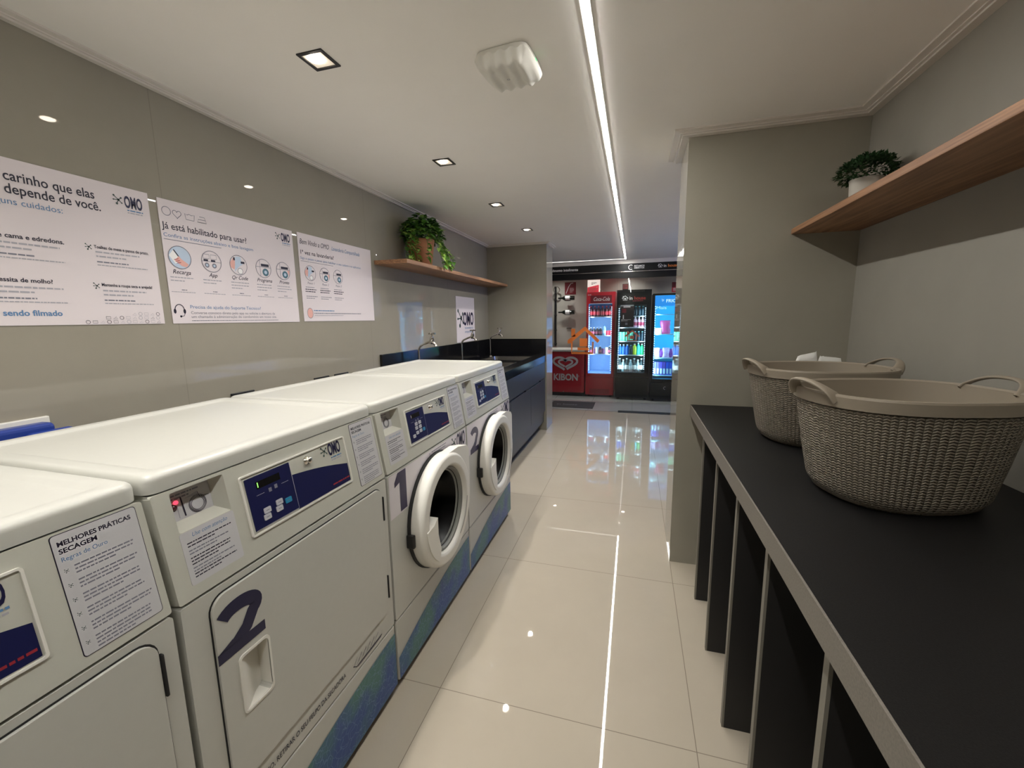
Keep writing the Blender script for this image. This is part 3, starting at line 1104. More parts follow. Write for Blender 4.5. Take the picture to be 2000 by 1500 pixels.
def clip_circle_scene(b, g, cx, cy, r, kind):
    """small round instruction drawing"""
    b.disc(g, cx, cy, r, C0, blue_print if kind == 0 else paper, 32)
    c = C0 + .0003
    if kind == 0:      # hand holding a phone
        b.poly(g, [(cx - r * .95, cy + r * .1), (cx - r * .5, cy + r * .65), (cx + r * .05, cy - r * .15), (cx - r * .45, cy - r * .6)], c, white_print)
        b.stroke(g, [(cx - r * .5, cy + r * .65), (cx + r * .05, cy - r * .15)], r * .1, c + .0002, ink)
        b.poly(g, [(cx - r * .5, cy - r * .3), (cx - r * .1, cy + r * .12), (cx + r * .1, cy - r * .12), (cx + r * .75, cy - r * .55), (cx + r * .5, cy - r * .82), (cx + r * .1, cy - r * .75)], c + .0003, skin_print)
        for i in range(3):
            b.stroke(g, [(cx - r * (.55 - .12 * i), cy - r * (.25 + .14 * i)), (cx - r * (.15 - .1 * i), cy - r * (.12 + .16 * i))], r * .05, c + .0005, ink_red)
    else:
        R = random.Random(kind)
        if kind == 1:
            for i in range(2):
                x = cx - r * .5 + r * .75 * i
                b.stroke(g, [(x - r * .3, cy + r * .25), (x + r * .3, cy + r * .25), (x + r * .3, cy + r * .65), (x - r * .3, cy + r * .65)], r * .05, c, ink_grey, True)
                b.rect(g, x - r * .3, x + r * .15, cy + r * .0, cy + r * .18, c, ink)
                b.disc(g, x, cy - r * .38, r * .24, c, ink_grey, 16)
                b.disc(g, x, cy - r * .38, r * .12, c + .0002, blue_print, 12)
            b.stroke(g, [(cx - r * .98, cy - r * .02), (cx + r * .98, cy - r * .02)], r * .04, c, ink_grey)
        elif kind == 2:
            b.poly(g, [(cx - r * .95, cy + r * .2), (cx - r * .5, cy + r * .75), (cx - r * .35, cy + r * .3), (cx - r * .5, cy - r * .5), (cx - r * .9, cy - r * .3)], c, skin_print)
            b.poly(g, [(cx - r * .3, cy + r * .85), (cx + r * .3, cy + r * .9), (cx + r * .5, cy + r * .1), (cx + r * .1, cy - r * .1), (cx - r * .5, cy - r * .7)], c, blue_print)
            b.rect(g, cx - r * .55, cx - r * .35, cy + r * .45, cy + r * .75, c + .0002, ink)
            b.rect(g, cx + r * .3, cx + r * .75, cy + r * .2, cy + r * .42, c + .0002, ink)
            b.disc(g, cx + r * .15, cy - r * .6, r * .3, c + .0002, white_print, 16)
            b.ring(g, cx + r * .15, cy - r * .6, r * .3, r * .05, c + .0003, ink_grey, 16)
        else:
            b.stroke(g, [(cx - r * .95, cy + r * .15), (cx + r * .95, cy + r * .15)], r * .05, c, ink_grey)
            b.rect(g, cx - r * .3, cx + r * .75, cy + r * .22, cy + r * .5, c, ink)
            b.disc(g, cx + r * .25, cy - r * .4, r * .42, c, teal_print, 20)
            b.disc(g, cx + r * .25, cy - r * .4, r * .2, c + .0002, blue_print, 14)
            b.stroke(g, [(cx - r * .45, cy - r * .85), (cx - r * .45, cy + r * .85)], r * .05, c, ink_grey)
            if kind == 4:
                b.poly(g, [(cx + r * .6, cy + r * .1), (cx + r * .95, cy + r * .1), (cx + r * .85, cy - r * .5)], c + .0002, skin_print)
    b.ring(g, cx, cy, r, r * .06, C0 + .001, ink_grey, 32)


# poster 2
y0, z0 = 1.153, 1.281
t, g = poster('poster', 'white poster with five round drawings and heading about being enabled to use', y0, 1.767, z0, 1.7225)
b = MB()
u = lambda y, z: (y - y0, z - z0)
b.ring(g, *u(1.18, 1.682), .015, .0022, C0, ink_grey, 24)
b.stroke(g, heart(1.217 - y0, 1.679 - z0, .0165), .0022, C0, ink_grey, True)
b.stroke(g, [u(1.246, 1.688), u(1.249, 1.667), u(1.279, 1.667), u(1.282, 1.688), u(1.27, 1.685), u(1.262, 1.688), u(1.254, 1.684)], .002, C0, ink_grey, True)
b.stroke(g, [u(1.292, 1.667), u(1.328, 1.667), u(1.322, 1.688), u(1.302, 1.688)], .002, C0, ink_grey)
b.stroke(g, [u(1.328, 1.667), u(1.292, 1.667), u(1.297, 1.677), u(1.326, 1.678)], .002, C0, ink_grey)
b.build('symbols', t)
b = MB()
b.text(g, 1.16 - y0, 1.62 - z0, 'Já está habilitado para usar?', .034, C0, ink, bold=.008, width=.345)
b.text(g, 1.159 - y0, 1.5925 - z0, 'Confira as instruções abaixo e boa lavagem', .0185, C0, ink_blue, width=.372)
b.stroke(g, [u(1.159, 1.583), u(1.38, 1.583)], .0022, C0, ink_grey)
b.build('heading', t)
b = MB(); mark(b, g, 1.662 - y0, 1.664 - z0, .088, C0); b.build('logo', t)
for i, (yy, nm) in enumerate(((1.207, 'Recarga'), (1.33, 'App'), (1.45, 'Qr Code'), (1.577, 'Programa'), (1.69, 'Pronto'))):
    b = MB()
    clip_circle_scene(b, g, yy - y0, 1.523 - z0, .0405, (0, 1, 2, 3, 4)[i])
    b.build('illustration', t)
    b = MB()
    b.text(g, yy - y0, 1.463 - z0, nm, .022, C0, ink, bold=.006, align='CENTER', shear=.35, hs=.95)
    b.lines(g, yy - y0 - .043, 1.45 - z0, .088, 2 if i < 2 else 3, .012, C0, ink_lgrey, th=.0036, seed=i)
    b.lines(g, yy - y0 - .008, 1.405 - z0, .02, 1, .01, C0, ink_grey, th=.003, seed=i, last=1)
    b.lines(g, yy - y0 - .045, 1.397 - z0, .09, 1, .01, C0, ink_lgrey, th=.0026, seed=i + 4, last=1)
    b.build('caption', t)
b = MB()
a = [(1.182 - y0 + .017 * cos(rad(x)), 1.331 - z0 + .02 * sin(rad(x))) for x in range(-10, 191, 20)]
b.stroke(g, a, .003, C0, ink)
for sx in (-1, 1):
    b.disc(g, 1.182 - y0 + sx * .0175, 1.326 - z0, .005, C0, ink, 12, ry=.009)
b.stroke(g, [(1.182 - y0 + .0175, 1.318 - z0), (1.182 - y0 + .014, 1.309 - z0), (1.182 - y0, 1.307 - z0)], .002, C0, ink)
b.disc(g, 1.182 - y0 + .002, 1.307 - z0, .004, C0, ink, 10)
b.build('headset_symbol', t)
b = MB()
b.text(g, 1.221 - y0, 1.337 - z0, 'Precisa de ajuda do Suporte Técnico?', .0185, C0, ink_blue, width=.318)
b.text(g, 1.222 - y0, 1.316 - z0, 'Converse conosco direto pelo app ou solicite a abertura de', .0155, C0, ink_grey, width=.394)
b.text(g, 1.222 - y0, 1.301 - z0, 'um chamado à administração do condomínio em nosso site.', .0155, C0, ink_grey, width=.402)
b.lines(g, 1.223 - y0, 1.291 - z0, .41, 1, .01, C0, ink_grey, th=.0025, last=1)
b.build('body_text', t)

# poster 3
y0, z0 = 1.80, 1.283
t, g = poster('poster', 'white welcome poster with three round drawings, nearest the wooden shelf', y0, 2.412, z0, 1.725)
b = MB()
b.text(g, 1.81 - y0, 1.672 - z0, 'Bem Vindo a OMO', .036, C0, ink, shear=.3, width=.215)
b.text(g, 2.045 - y0, 1.672 - z0, 'Lavanderia Compartilhada', .03, C0, ink_blue, shear=.3, width=.25)
b.text(g, 1.808 - y0, 1.622 - z0, '1ª vez na lavanderia?', .029, C0, ink, bold=.008, width=.245)
b.text(g, 1.808 - y0, 1.597 - z0, 'Siga o passo a passo para habilitar o seu cadastro no aplicativo', .0165, C0, ink_blue, width=.49)
b.lines(g, 1.81 - y0, 1.587 - z0, .24, 1, .01, C0, ink_grey, th=.002, last=1)
b.build('heading', t)
for i, yy in enumerate((1.868, 1.975, 2.083)):
    b = MB()
    clip_circle_scene(b, g, yy - y0, 1.53 - z0, .038, (2, 4, 3)[i])
    b.build('illustration', t)
    b = MB()
    b.text(g, yy - y0, 1.474 - z0, 'Passo %d' % (i + 1), .017, C0, ink_grey, shear=.35, align='CENTER')
    b.lines(g, yy - y0 - .04, 1.458 - z0, .08, 1, .01, C0, ink_grey, th=.003, seed=i, last=.8)
    b.lines(g, yy - y0 - .043, 1.447 - z0, .088, 2, .011, C0, ink, th=.0042, seed=i + 3, last=.8)
    b.lines(g, yy - y0 - .04, 1.412 - z0, .085, 2, .01, C0, ink_grey, th=.0032, seed=i + 5, last=.7)
    b.build('caption', t)
b = MB()
b.disc(g, 1.845 - y0, 1.325 - z0, .02, C0, skin_print, 20, ry=.026)
b.ring(g, 1.845 - y0, 1.325 - z0, .02, .002, C0 + .0003, ink_grey, 20, ry=.026)
b.lines(g, 1.872 - y0, 1.339 - z0, .16, 1, .01, C0, ink_blue, th=.005, last=1)
b.lines(g, 1.874 - y0, 1.325 - z0, .4, 1, .012, C0, ink_grey, th=.0042, last=1, seed=3)
b.lines(g, 1.876 - y0, 1.314 - z0, .23, 1, .012, C0, ink_lgrey, th=.003, last=1, seed=4)
b.build('body_text', t)

# brand sign above the sinks
y0, z0 = 3.737, 1.06
t, g = poster('wall_sign', 'white upright sign with large three-letter logo standing above the black backsplash', y0, 4.212, z0, 1.503)
b = MB()
splat(b, g, .115, .235, .1, C0, ink_green)
b.text(g, .165, .168, 'OMO', .178, C0 + .0003, navy, bold=.03, width=.275)
b.build('logo', t)
b = MB()
b.text(g, .2, .128, 'lavanderia', .034, C0, ink_blue, width=.22)
b.text(g, .2, .09, 'compartilhada', .034, C0, ink_blue, width=.22)
b.build('lettering', t)

# ------------------------------------------------------------------ sink run
CXF = -.955
t = thing('sink_cabinet', 'dark slate sink cabinet with drawer fronts beyond the washers', 'cabinet', (WX, 2.545, 0))
L_ = YE - 2.545
dx = CXF - WX
b = MB()
b.box(.01, .025, 0, L_ - .005, .1, .66, slate)
b.box(.01, dx - .025, 0, .016, .1, .80, slate)
b.box(.01, dx - .025, L_ - .021, L_ - .005, .1, .80, slate)
b.box(.01, dx - .025, 0, L_ - .005, .1, .118, slate)
b.box(dx - .03, dx - .025, 0, L_ - .005, .118, .80, slate)
b.build('body', t)
b = MB(); b.box(.01, dx - .085, 0, L_ - .005, 0, .1, black_lam); b.build('plinth', t)
b = MB(); b.box(dx - .024, dx - .004, 0.002, L_ - .012, .62, .80, slate, .002); b.build('apron', t)
n = 3
for i in range(n):
    a = .002 + (L_ - .014) * i / n
    c = .002 + (L_ - .014) * (i + 1) / n
    b = MB(); b.box(dx - .024, dx - .004, a + .0015, c - .0015, .232, .604, slate, .002)
    d = b.build('door', t)
    b = MB(); b.box(dx - .03, dx - .002, c - .2 if i < n - 1 else c - .26, c - .08, .606, .617, black_pl, .002); b.build('handle', d)
b = MB(); b.box(dx - .05, dx - .026, 0, L_ - .01, .2, .232, black_lam); b.build('lower_rail', t)

t = thing('sink_countertop', 'black polished granite countertop with backsplash and sink bowls', 'countertop', (WX, 2.545, .80))
b = MB()
fz = F((0, 0, 0), (1, 0, 0), (0, 1, 0))
bowls = [(.12, .56, .18, .62), (.12, .56, .86, 1.3), (.12, .56, 1.5, 1.96)]
b.plate(fz, [(.001, 0), (dx, 0), (dx, L_ - .002), (.001, L_ - .002)], 0.0, .07, granite, holes=[rrect(*q, .03, 4) for q in bowls])
b.build('worktop', t)
b = MB()
b.box(.001, .02, -.098, L_ - .002, .07, .256, granite, .001)
b.box(.02, WX * -1 - .951, L_ - .02, L_ - .002, .07, .256, granite, .001)
b.build('backsplash', t)
for q in bowls:
    b = MB()
    x0, x1, a, c = q
    o_ = rrect(x0, x1, a, c, .03, 4)
    i_ = rrect(x0 + .02, x1 - .02, a + .02, c - .02, .04, 4)
    k = len(o_)
    vs_ = [(x, y, .066) for x, y in o_] + [(x, y, -.12) for x, y in i_]
    b.add(vs_, [[i, (i + 1) % k, k + (i + 1) % k, k + i] for i in range(k)] + [list(range(k, 2 * k))], steel)
    b.plate(fz, rrect(x0 - .008, x1 + .008, a - .008, c + .008, .035, 4), .07, .0712, steel, holes=[o_])
    b.build('sink_bowl', t)


def faucet(y, label):
    t = thing('faucet', label, 'faucet', (-1.545, y, .87))
    b = MB()
    R_ = .055
    pts = [(0, 0, 0), (0, 0, .1), (0, 0, .18)] + [(.045 * (1 - cos(a)), 0, .18 + .05 * sin(a)) for a in [rad(15 * i) for i in range(1, 5)]]
    p = Vector(pts[-1])
    pts += [tuple(p + Vector((.04, 0, .018))), tuple(p + Vector((.085, 0, .034)))]
    b.tube(pts, .0085, chrome, 12)
    b.lathe([(0, .012), (.018, .01), (.022, 0)], chrome, seg=18)
    b.build('pipe', t)
    e = Vector(pts[-1])
    b = MB()
    fr = F(e, (0, 1, 0), Vector((-.3, 0, 1)))
    b.tube([e + Vector((-.01, 0, -.018)), e + Vector((.004, 0, .012)), e + Vector((.006, 0, .034))], [.014, .017, .011], chrome, 14)
    b.tube([e + Vector((.004, 0, -.008)), e + Vector((.03, 0, -.022)), e + Vector((.034, 0, -.042))], [.01, .011, .012], chrome, 12)
    b.build('valve', t)
    b = MB()
    b.tube([e + Vector((.006, 0, .034)), e + Vector((.006, 0, .056))], .006, chrome, 10)
    b.tube([e + Vector((.006, -.026, .054)), e + Vector((.006, .026, .056))], [.005, .006], chrome, 10)
    b.tube([e + Vector((-.02, 0, .055)), e + Vector((.034, 0, .055))], [.005, .005], chrome, 10)
    b.build('cross_handle', t)


faucet(2.82, 'chrome tap nearest the white washers, left of the three taps')
faucet(3.64, 'chrome tap in front of the white logo sign, middle of the three taps')
faucet(4.45, 'chrome tap in the far corner by the end wall, right of the three taps')

# ------------------------------------------------------------------ shelves and plants
b = MB(); b.box(WX, -1.395, 2.452, YE, 1.642, 1.668, wood, .0015); tag(b.build('wall_shelf'), 'long oak wall shelf on the left above the sinks', 'shelf')
b = MB(); b.box(.652, WR, -1.1, PY, 1.632, 1.655, wood, .0015); tag(b.build('wall_shelf'), 'long oak wall shelf on the right above the black counter', 'shelf')


def leaf(b, p, d, up, L, w, m, droop=.25):
    """heart-shaped leaf blade folded along its midrib"""
    d = d.normalized()
    s = d.cross(up)
    if s.length < 1e-4:
        s = d.orthogonal()
    s.normalize()
    n = s.cross(d).normalized()
    st = [(0, .0), (.12, .42), (.35, .5), (.65, .34), (.88, .12), (1.0, 0)]
    mid, lf, rt = [], [], []
    for f, ww in st:
        c = p + d * L * f - Vector((0, 0, 1)) * L * droop * f * f
        mid.append(c)
        lf.append(c + s * w * ww + n * w * ww * .25)
        rt.append(c - s * w * ww + n * w * ww * .25)
    n_ = len(st)
    vs = mid + lf + rt
    fs = []
    for i in range(n_ - 1):
        fs.append([i, i + 1, n_ + i + 1, n_ + i])
        fs.append([i + 1, i, 2 * n_ + i, 2 * n_ + i + 1])
    b.add(vs, fs, m, True)


t = thing('potted_plant', 'trailing leafy green plant in a terracotta pot on the left shelf', 'plant', (-1.51, 2.86, 1.668))
b = MB()
b.lathe([(.0005, 0), (.07, 0), (.075, .004), (.098, .17), (.1, .185), (.092, .187), (.088, .165), (.0005, .165)], terracotta, seg=36)
b.build('pot', t)
b = MB()
b.lathe([(.0005, .17), (.088, .166)], mat('soil', (50, 38, 28), 0.9), seg=24)
b.build('soil', t)
R = random.Random(21)
fol = MB()
stems = MB()
for i in range(430):
    a = R.uniform(0, 2 * pi)
    el = R.uniform(.0, 1.35)
    rr = R.uniform(.35, 1.0) ** .6
    p = Vector((.135 * cos(a) * cos(el) * rr, .03 + .2 * sin(a) * cos(el) * rr, .195 + .165 * sin(el) * rr))
    if p.x < -.11:
        p.x = -.11
    d = Vector((cos(a + R.uniform(-.8, .8)), sin(a + R.uniform(-.8, .8)), R.uniform(-.5, .7)))
    if p.x < -.06 and d.x < 0:
        d.x *= .1
    leaf(fol, p, d, Vector((R.uniform(-.3, .3), R.uniform(-.3, .3), 1)), R.uniform(.035, .06), R.uniform(.028, .045), R.choice([leaf1, leaf1, leaf3, leaf3, leaf2]), .3)
trails = [((.0, -.12, .2), (.02, -.2, .12), (.03, -.19, .0), 20), ((-.04, -.1, .2), (-.03, -.18, .1), (-.02, -.17, .0), 16), ((.05, .16, .2), (.09, .28, .16), (.11, .33, .06), 16), ((.1, .1, .19), (.12, .19, .08), (.11, .25, -.0), 16), ((.12, .0, .19), (.14, .06, .06), (.14, .08, -.02), 14), ((.02, -.13, .19), (.06, -.17, .1), (.07, -.19, .0), 16), ((.07, .13, .19), (.1, .22, .12), (.1, .3, .02), 14), ((.1, -.1, .19), (.125, -.12, .1), (.12, -.13, .03), 12), ((.11, .05, .19), (.135, .1, .1), (.13, .13, .02), 14)]
for p0, p1, p2, n in trails:
    p0, p1, p2 = Vector(p0), Vector(p1), Vector(p2)
    pts = [p0 * (1 - f) ** 2 + p1 * 2 * f * (1 - f) + p2 * f * f for f in [i / 10 for i in range(11)]]
    stems.tube(pts, .002, leaf1, 6)
    for j in range(n):
        f = (j + .5) / n
        p = p0 * (1 - f) ** 2 + p1 * 2 * f * (1 - f) + p2 * f * f
        d = Vector((R.uniform(0, 1), R.uniform(-1, 1), R.uniform(-.5, .4)))
        leaf(fol, p, d, Vector((0, 0, 1)), R.uniform(.03, .05), R.uniform(.026, .04), R.choice([leaf2, leaf1, leaf1, leaf2]), .4)
fol.build('foliage', t)
stems.build('stems', t)

t = thing('potted_plant', 'small dark bushy plant in a pale stone pot on the right shelf', 'plant', (.80, 1.93, 1.655))
b = MB()
b.lathe([(.0005, 0), (.04, 0), (.045, .004), (.05, .105), (.052, .112), (.046, .113), (.044, .1), (.0005, .1)], stone_pot, seg=32)
b.build('pot', t)
fol = MB()
R = random.Random(5)
for i in range(1500):
    a = R.uniform(0, 2 * pi)
    el = R.uniform(-.35, 1.5)
    rr = R.uniform(.55, 1) ** .5 * (1 + .1 * sin(5 * a))
    p = Vector((.088 * cos(a) * cos(el) * rr, .088 * sin(a) * cos(el) * rr, .13 + .062 * sin(el) * rr))
    d = Vector((cos(a) * cos(el), sin(a) * cos(el), sin(el))) + Vector((R.uniform(-.6, .6), R.uniform(-.6, .6), R.uniform(-.5, .5)))
    leaf(fol, p, d, Vector((R.uniform(-.5, .5), R.uniform(-.5, .5), 1)), R.uniform(.009, .017), R.uniform(.008, .012), bush_m, .1)
fol.build('foliage', t)

# ------------------------------------------------------------------ right-hand counter
t = thing('folding_counter', 'long matte black folding counter on upright panels along the right wall', 'counter', (.276, 0, 0))
y_near = -1.2
b = MB(); b.box(.004, WR - .277, y_near, PY - .002, .80, .85, granite_matte); b.build('worktop', t)
b = MB(); b.box(0, .004, y_near, PY - .002, .80, .8495, edge_m); o = b.build('front_edge', t); o['label'] = 'grey front edge of the black worktop'
for i, yy in enumerate((1.905, 1.595, 1.275, .985, .675, .365, .055, -.3, -.65)):
    b = MB(); b.box(.03, WR - .276, yy, yy + .018, 0, .80, black_lam); p = b.build('support_panel', t)
    b = MB(); b.box(.024, .03, yy, yy + .018, 0, .80, lit_edge_m); b.build('lit_edge', p)  # light grey strip stands for the light caught on the panel's front edge


# ------------------------------------------------------------------ laundry baskets
def make_basket(label):
    t = thing('laundry_basket', label, 'basket', (0, 0, .85))
    N = 120
    hgt = .256
    e = .82

    def sup(a, b_, ang, ee=e):
        c, s_ = cos(ang), sin(ang)
        return a * math.copysign(abs(c) ** ee, c), b_ * math.copysign(abs(s_) ** ee, s_)
    A, B = .206, .175
    base = .79
    vs, fs, uvs = [], [], []
    rows = 26
    for j in range(rows + 1):
        f = j / rows
        z = hgt * .0 + (hgt - .03) * f
        k = base + (1 - base) * (f ** .8)
        rnd = 1 - .12 * max(0, 1 - z / .035) ** 2
        for i in range(N):
            x, y = sup(A * k * rnd - .004, B * k * rnd - .004, 2 * pi * i / N)
            vs.append((x, y, z))
    for j in range(rows):
        for i in range(N):
            i2 = (i + 1) % N
            fs.append([j * N + i, j * N + i2, (j + 1) * N + i2, (j + 1) * N + i])
            u0, u1 = i * 84 / N, (i + 1) * 84 / N
            v0, v1 = j * 36 / rows, (j + 1) * 36 / rows
            uvs.append([(u0, v0), (u1, v0), (u1, v1), (u0, v1)])
    b = MB()
    b.add(vs, fs, knit, True, uvs)
    b.add(vs[:N][::-1], [list(range(N))], taupe)
    # inner wall
    iv = []
    for j in range(9):
        f = j / 8
        k = base + (1 - base) * (f ** .8)
        for i in range(N):
            x, y = sup(A * k - .009, B * k - .009, 2 * pi * i / N)
            iv.append((x, y, .008 + (hgt - .012) * f))
    ifs = [[j * N + (i + 1) % N, j * N + i, (j + 1) * N + i, (j + 1) * N + (i + 1) % N] for j in range(8) for i in range(N)]
    b.add(iv, ifs + [list(range(N))], taupe, True)
    b.build('tub', t)
    # smooth rim band, raised over the two carrying loops
    b = MB()
    sec = [(-.004, -.028), (.0015, -.027), (.003, -.003), (.0015, .0015), (-.004, .002), (-.008, -.002), (-.009, -.026)]
    rv = []
    for i in range(N):
        ang = 2 * pi * i / N
        for (o_, z_) in sec:
            x, y = sup(A + o_, B + o_, ang)
            rv.append((x, y, hgt + z_))
    ns = len(sec)
    for j in range(ns):
        j2 = (j + 1) % ns
        strip = [rv[i * ns + j] for i in range(N)] + [rv[i * ns + j2] for i in range(N)]
        b.add(strip, [[i, (i + 1) % N, N + (i + 1) % N, N + i] for i in range(N)], taupe, True)
    b.build('rim', t)
    for sgn in (0, pi):
        b = MB()
        pts = []
        rad_ = []
        for i in range(25):
            f = i / 24
            ang = sgn + (f - .5) * .64
            lift = sin(f * pi) ** .6
            x, y = sup(A - .003 + .024 * lift, B - .003 + .024 * lift, ang)
            pts.append(Vector((x, y, hgt - .012 + .037 * lift)))
        # flat strap: oval section
        vs_, fs_ = [], []
        for i, p in enumerate(pts):
            d = (pts[min(i + 1, 24)] - pts[max(i - 1, 0)]).normalized()
            out = Vector((p.x, p.y, 0)).normalized()
            out = (out - d * out.dot(d)).normalized()
            nn = d.cross(out)
            wd = .0095 + .008 * abs(2 * i / 24 - 1) ** 3
            for q in range(10):
                aa = 2 * pi * q / 10
                vs_.append(p + out * cos(aa) * wd + nn * sin(aa) * .0042)
        for i in range(24):
            for q in range(10):
                fs_.append([i * 10 + q, i * 10 + (q + 1) % 10, (i + 1) * 10 + (q + 1) % 10, (i + 1) * 10 + q])
        b.add(vs_, fs_, taupe, True)
        b.build('handle', t)
    return t


bk = make_basket('taupe knit-pattern oval plastic laundry basket at the front of the black counter')
bk.location = (.604, 1.177, .85)
bk.rotation_euler = (0, 0, .243)
bk['group'] = 'laundry baskets on the counter'
b2 = copy_tree(bk)
b2['label'] = 'taupe knit-pattern laundry basket partly hidden behind the nearer one'
b2.location = (.606, 1.655, .85)
b2.rotation_euler = (0, 0, .171)

pouch_m = mat('white_pouch', (232, 230, 224), 0.4, bump=.4, bscale=30)
for i, (x, yw, hh, sl) in enumerate(((.705, .045, .264, .012), (.79, .05, .252, -.006))):
    b = MB()
    n = 10
    vs = []
    for j in range(13):
        f = j / 12
        z = hh * f
        th = .028 * (1 - f) ** .7 + .002
        wv = yw * (1 - .12 * sin(f * pi) - (.25 * max(0, f - .85) / .15))
        for q in range(24):
            a = 2 * pi * q / 24
            cx_, sy_ = cos(a), sin(a)
            vs.append((wv * math.copysign(abs(cx_) ** .6, cx_), th * math.copysign(abs(sy_) ** .8, sy_) + .004 * sin(9 * f + i), z + sl * cx_ * (f ** 3) + .004 * sin(q * 1.7) * f ** 4))
    fs = [[j * 24 + q, j * 24 + (q + 1) % 24, (j + 1) * 24 + (q + 1) % 24, (j + 1) * 24 + q] for j in range(12) for q in range(24)]
    fs += [list(range(24))[::-1], list(range(12 * 24, 13 * 24))]
    b.add(vs, fs, pouch_m, True)
    o = tag(b.build('plastic_pouch'), ('white crumpled plastic pouch behind the far basket, the taller left one', 'white crumpled plastic pouch behind the far basket, the lower right one')[i], 'pouch')
    o.location = (x, 2.05, .85)

# ------------------------------------------------------------------ ceiling access point
t = thing('wifi_access_point', 'white square wavy wireless access point under the ceiling', 'access point', (-.413, 1.438, ZC), rad(-5))
b = MB()
n = 36
hw = .093
vs = []


def apz(x, y):
    fx, fy = abs(x) / hw, abs(y) / hw
    ed = max(fx, fy)
    return -.046 + .03 * max(0, (ed - .72) / .28) ** 2.2 + .0042 * cos(x / hw * pi * 5.0 + .6 * sin(y / hw * 1.6))


for j in range(n + 1):
    for i in range(n + 1):
        x, y = (2 * i / n - 1) * hw, (2 * j / n - 1) * hw
        r_ = (abs(x / hw) ** 6 + abs(y / hw) ** 6) ** (1 / 6)
        k = max(abs(x), abs(y)) / hw / r_ if r_ > 1e-6 else 1
        vs.append((x * k, y * k, apz(x, y)))
fs = [[j * (n + 1) + i, (j + 1) * (n + 1) + i, (j + 1) * (n + 1) + i + 1, j * (n + 1) + i + 1] for j in range(n) for i in range(n)]
b.add(vs, fs, white_pl, True)
per = [i for i in range(n + 1)] + [j * (n + 1) + n for j in range(1, n + 1)] + [n * (n + 1) + i for i in range(n - 1, -1, -1)] + [j * (n + 1) for j in range(n - 1, 0, -1)]
k = len(per)
sv = [vs[p] for p in per] + [(vs[p][0] * .93, vs[p][1] * .93, -.0005) for p in per]
b.add(sv, [[i, (i + 1) % k, k + (i + 1) % k, k + i] for i in range(k)], white_pl, True)
b.build('cover', t)
b = MB(); b.box(hw - .006, hw - .0005, -.012, .004, -.022, -.012, emis('green_status_led', (120, 255, 170), 1.2), .002); b.build('status_light', t)
b = MB(); b.ring(F((0, 0, -.0505), (1, 0, 0), (0, -1, 0)), -.004, -.002, .004, .0014, 0, ink_grey, 14); b.build('logo', t)

# ------------------------------------------------------------------ shop: sign, glass front
GY = 6.45
t = thing('shop_sign', 'long black shop fascia with white lettering below the ceiling', 'sign', (0, GY, 1.845))
b = MB(); b.box(-2.2, 1.6, 0, .06, 0, .085, fascia_m); b.build('lower_beam', t)
b = MB(); b.box(-2.2, 1.6, -.01, .06, .092, .2, fascia_m, .002); b.build('fascia', t)
b = MB(); b.box(-2.2, 1.6, -.014, .0, .085, .092, chrome); b.build('chrome_strip', t)
fs_ = F((0, -.0105, 0), (1, 0, 0), (0, 0, 1))
b = MB(); b.text(fs_, -.83, .128, 'autônomo inteligente', .052, .0006, white_print, bold=.02, align='RIGHT'); o = b.build('lettering', t)


def house(b, fr, x, y, s, m, c, thick=.14):
    b.stroke(fr, [(x - s, y), (x, y + s * .85), (x + s, y)], s * thick * 1.4, c, m)
    b.stroke(fr, [(x - s * .65, y + s * .15), (x - s * .65, y - s * .6), (x + s * .65, y - s * .6), (x + s * .65, y + s * .15)], s * thick, c, m)
    b.rect(fr, x - s * .3, x + s * .3, y - s * .35, y + s * .12, c + .0002, m)
    b.rect(fr, x - s * .75, x - s * .5, y + s * .3, y + s * .8, c, m)


b = MB()
arc = [(-.075 + .032 * cos(rad(a)), .146 + .032 * sin(rad(a))) for a in range(50, 320, 15)]
b.stroke(fs_, arc, .009, .0006, white_print)
b.text(fs_, -.075, .139, '24h', .02, .0006, ink_grey, align='CENTER')
b.text(fs_, -.03, .152, 'ESTAMOS', .03, .0006, white_print, bold=.02, width=.14)
b.text(fs_, -.03, .125, 'ABERTOS', .03, .0006, white_print, bold=.02, width=.14)
b.build('opening_mark', t)
b = MB()
house(b, fs_, .325, .148, .034, white_print, .0006)
b.text(fs_, .368, .13, 'in', .055, .0006, white_print, bold=.015)
b.text(fs_, .425, .13, 'house', .055, .0006, orange, bold=.015)
b.build('shop_logo', t)

t = thing('glass_front', 'clear glass shop front under the black fascia with orange house sticker', 'glass panel', (0, GY + .03, 0))
b = MB(); b.box(-2.2, -.24, -.004, .004, .003, 1.845, glass); b.build('fixed_pane', t)
b = MB(); b.box(-.236, 1.6, -.004, .004, .003, 1.845, glass); b.build('door_pane', t)
fg = F((0, -.0046, 0), (1, 0, 0), (0, 0, 1))
b = MB()
c = .0003
b.poly(fg, [(-.985, .895), (-.945, .895), (-.72, 1.09), (-.53, .905), (-.5, .945), (-.72, 1.155), (-.79, 1.1), (-.79, 1.1), (-.985, .945)], c, orange)
b.rect(fg, -.93, -.87, 1.0, 1.12, c, orange)
b.stroke(fg, [(-.92, .92), (-.92, .745), (-.6, .745), (-.6, .92)], .026, c, orange)
b.rect(fg, -.8, -.685, .85, .975, c, orange)
b.rect(fg, -.83, -.66, .79, .835, c, orange)
b.rect(fg, -.9, -.62, .75, .765, c, orange)
o = b.build('house_sticker', t)
b = MB()
house(b, fg, -.03, 1.0, .1, mat('dull_orange', (170, 84, 60), 0.5), c, .16)  # smaller house shape on the glass in a duller orange
b.build('small_house_shape', t)

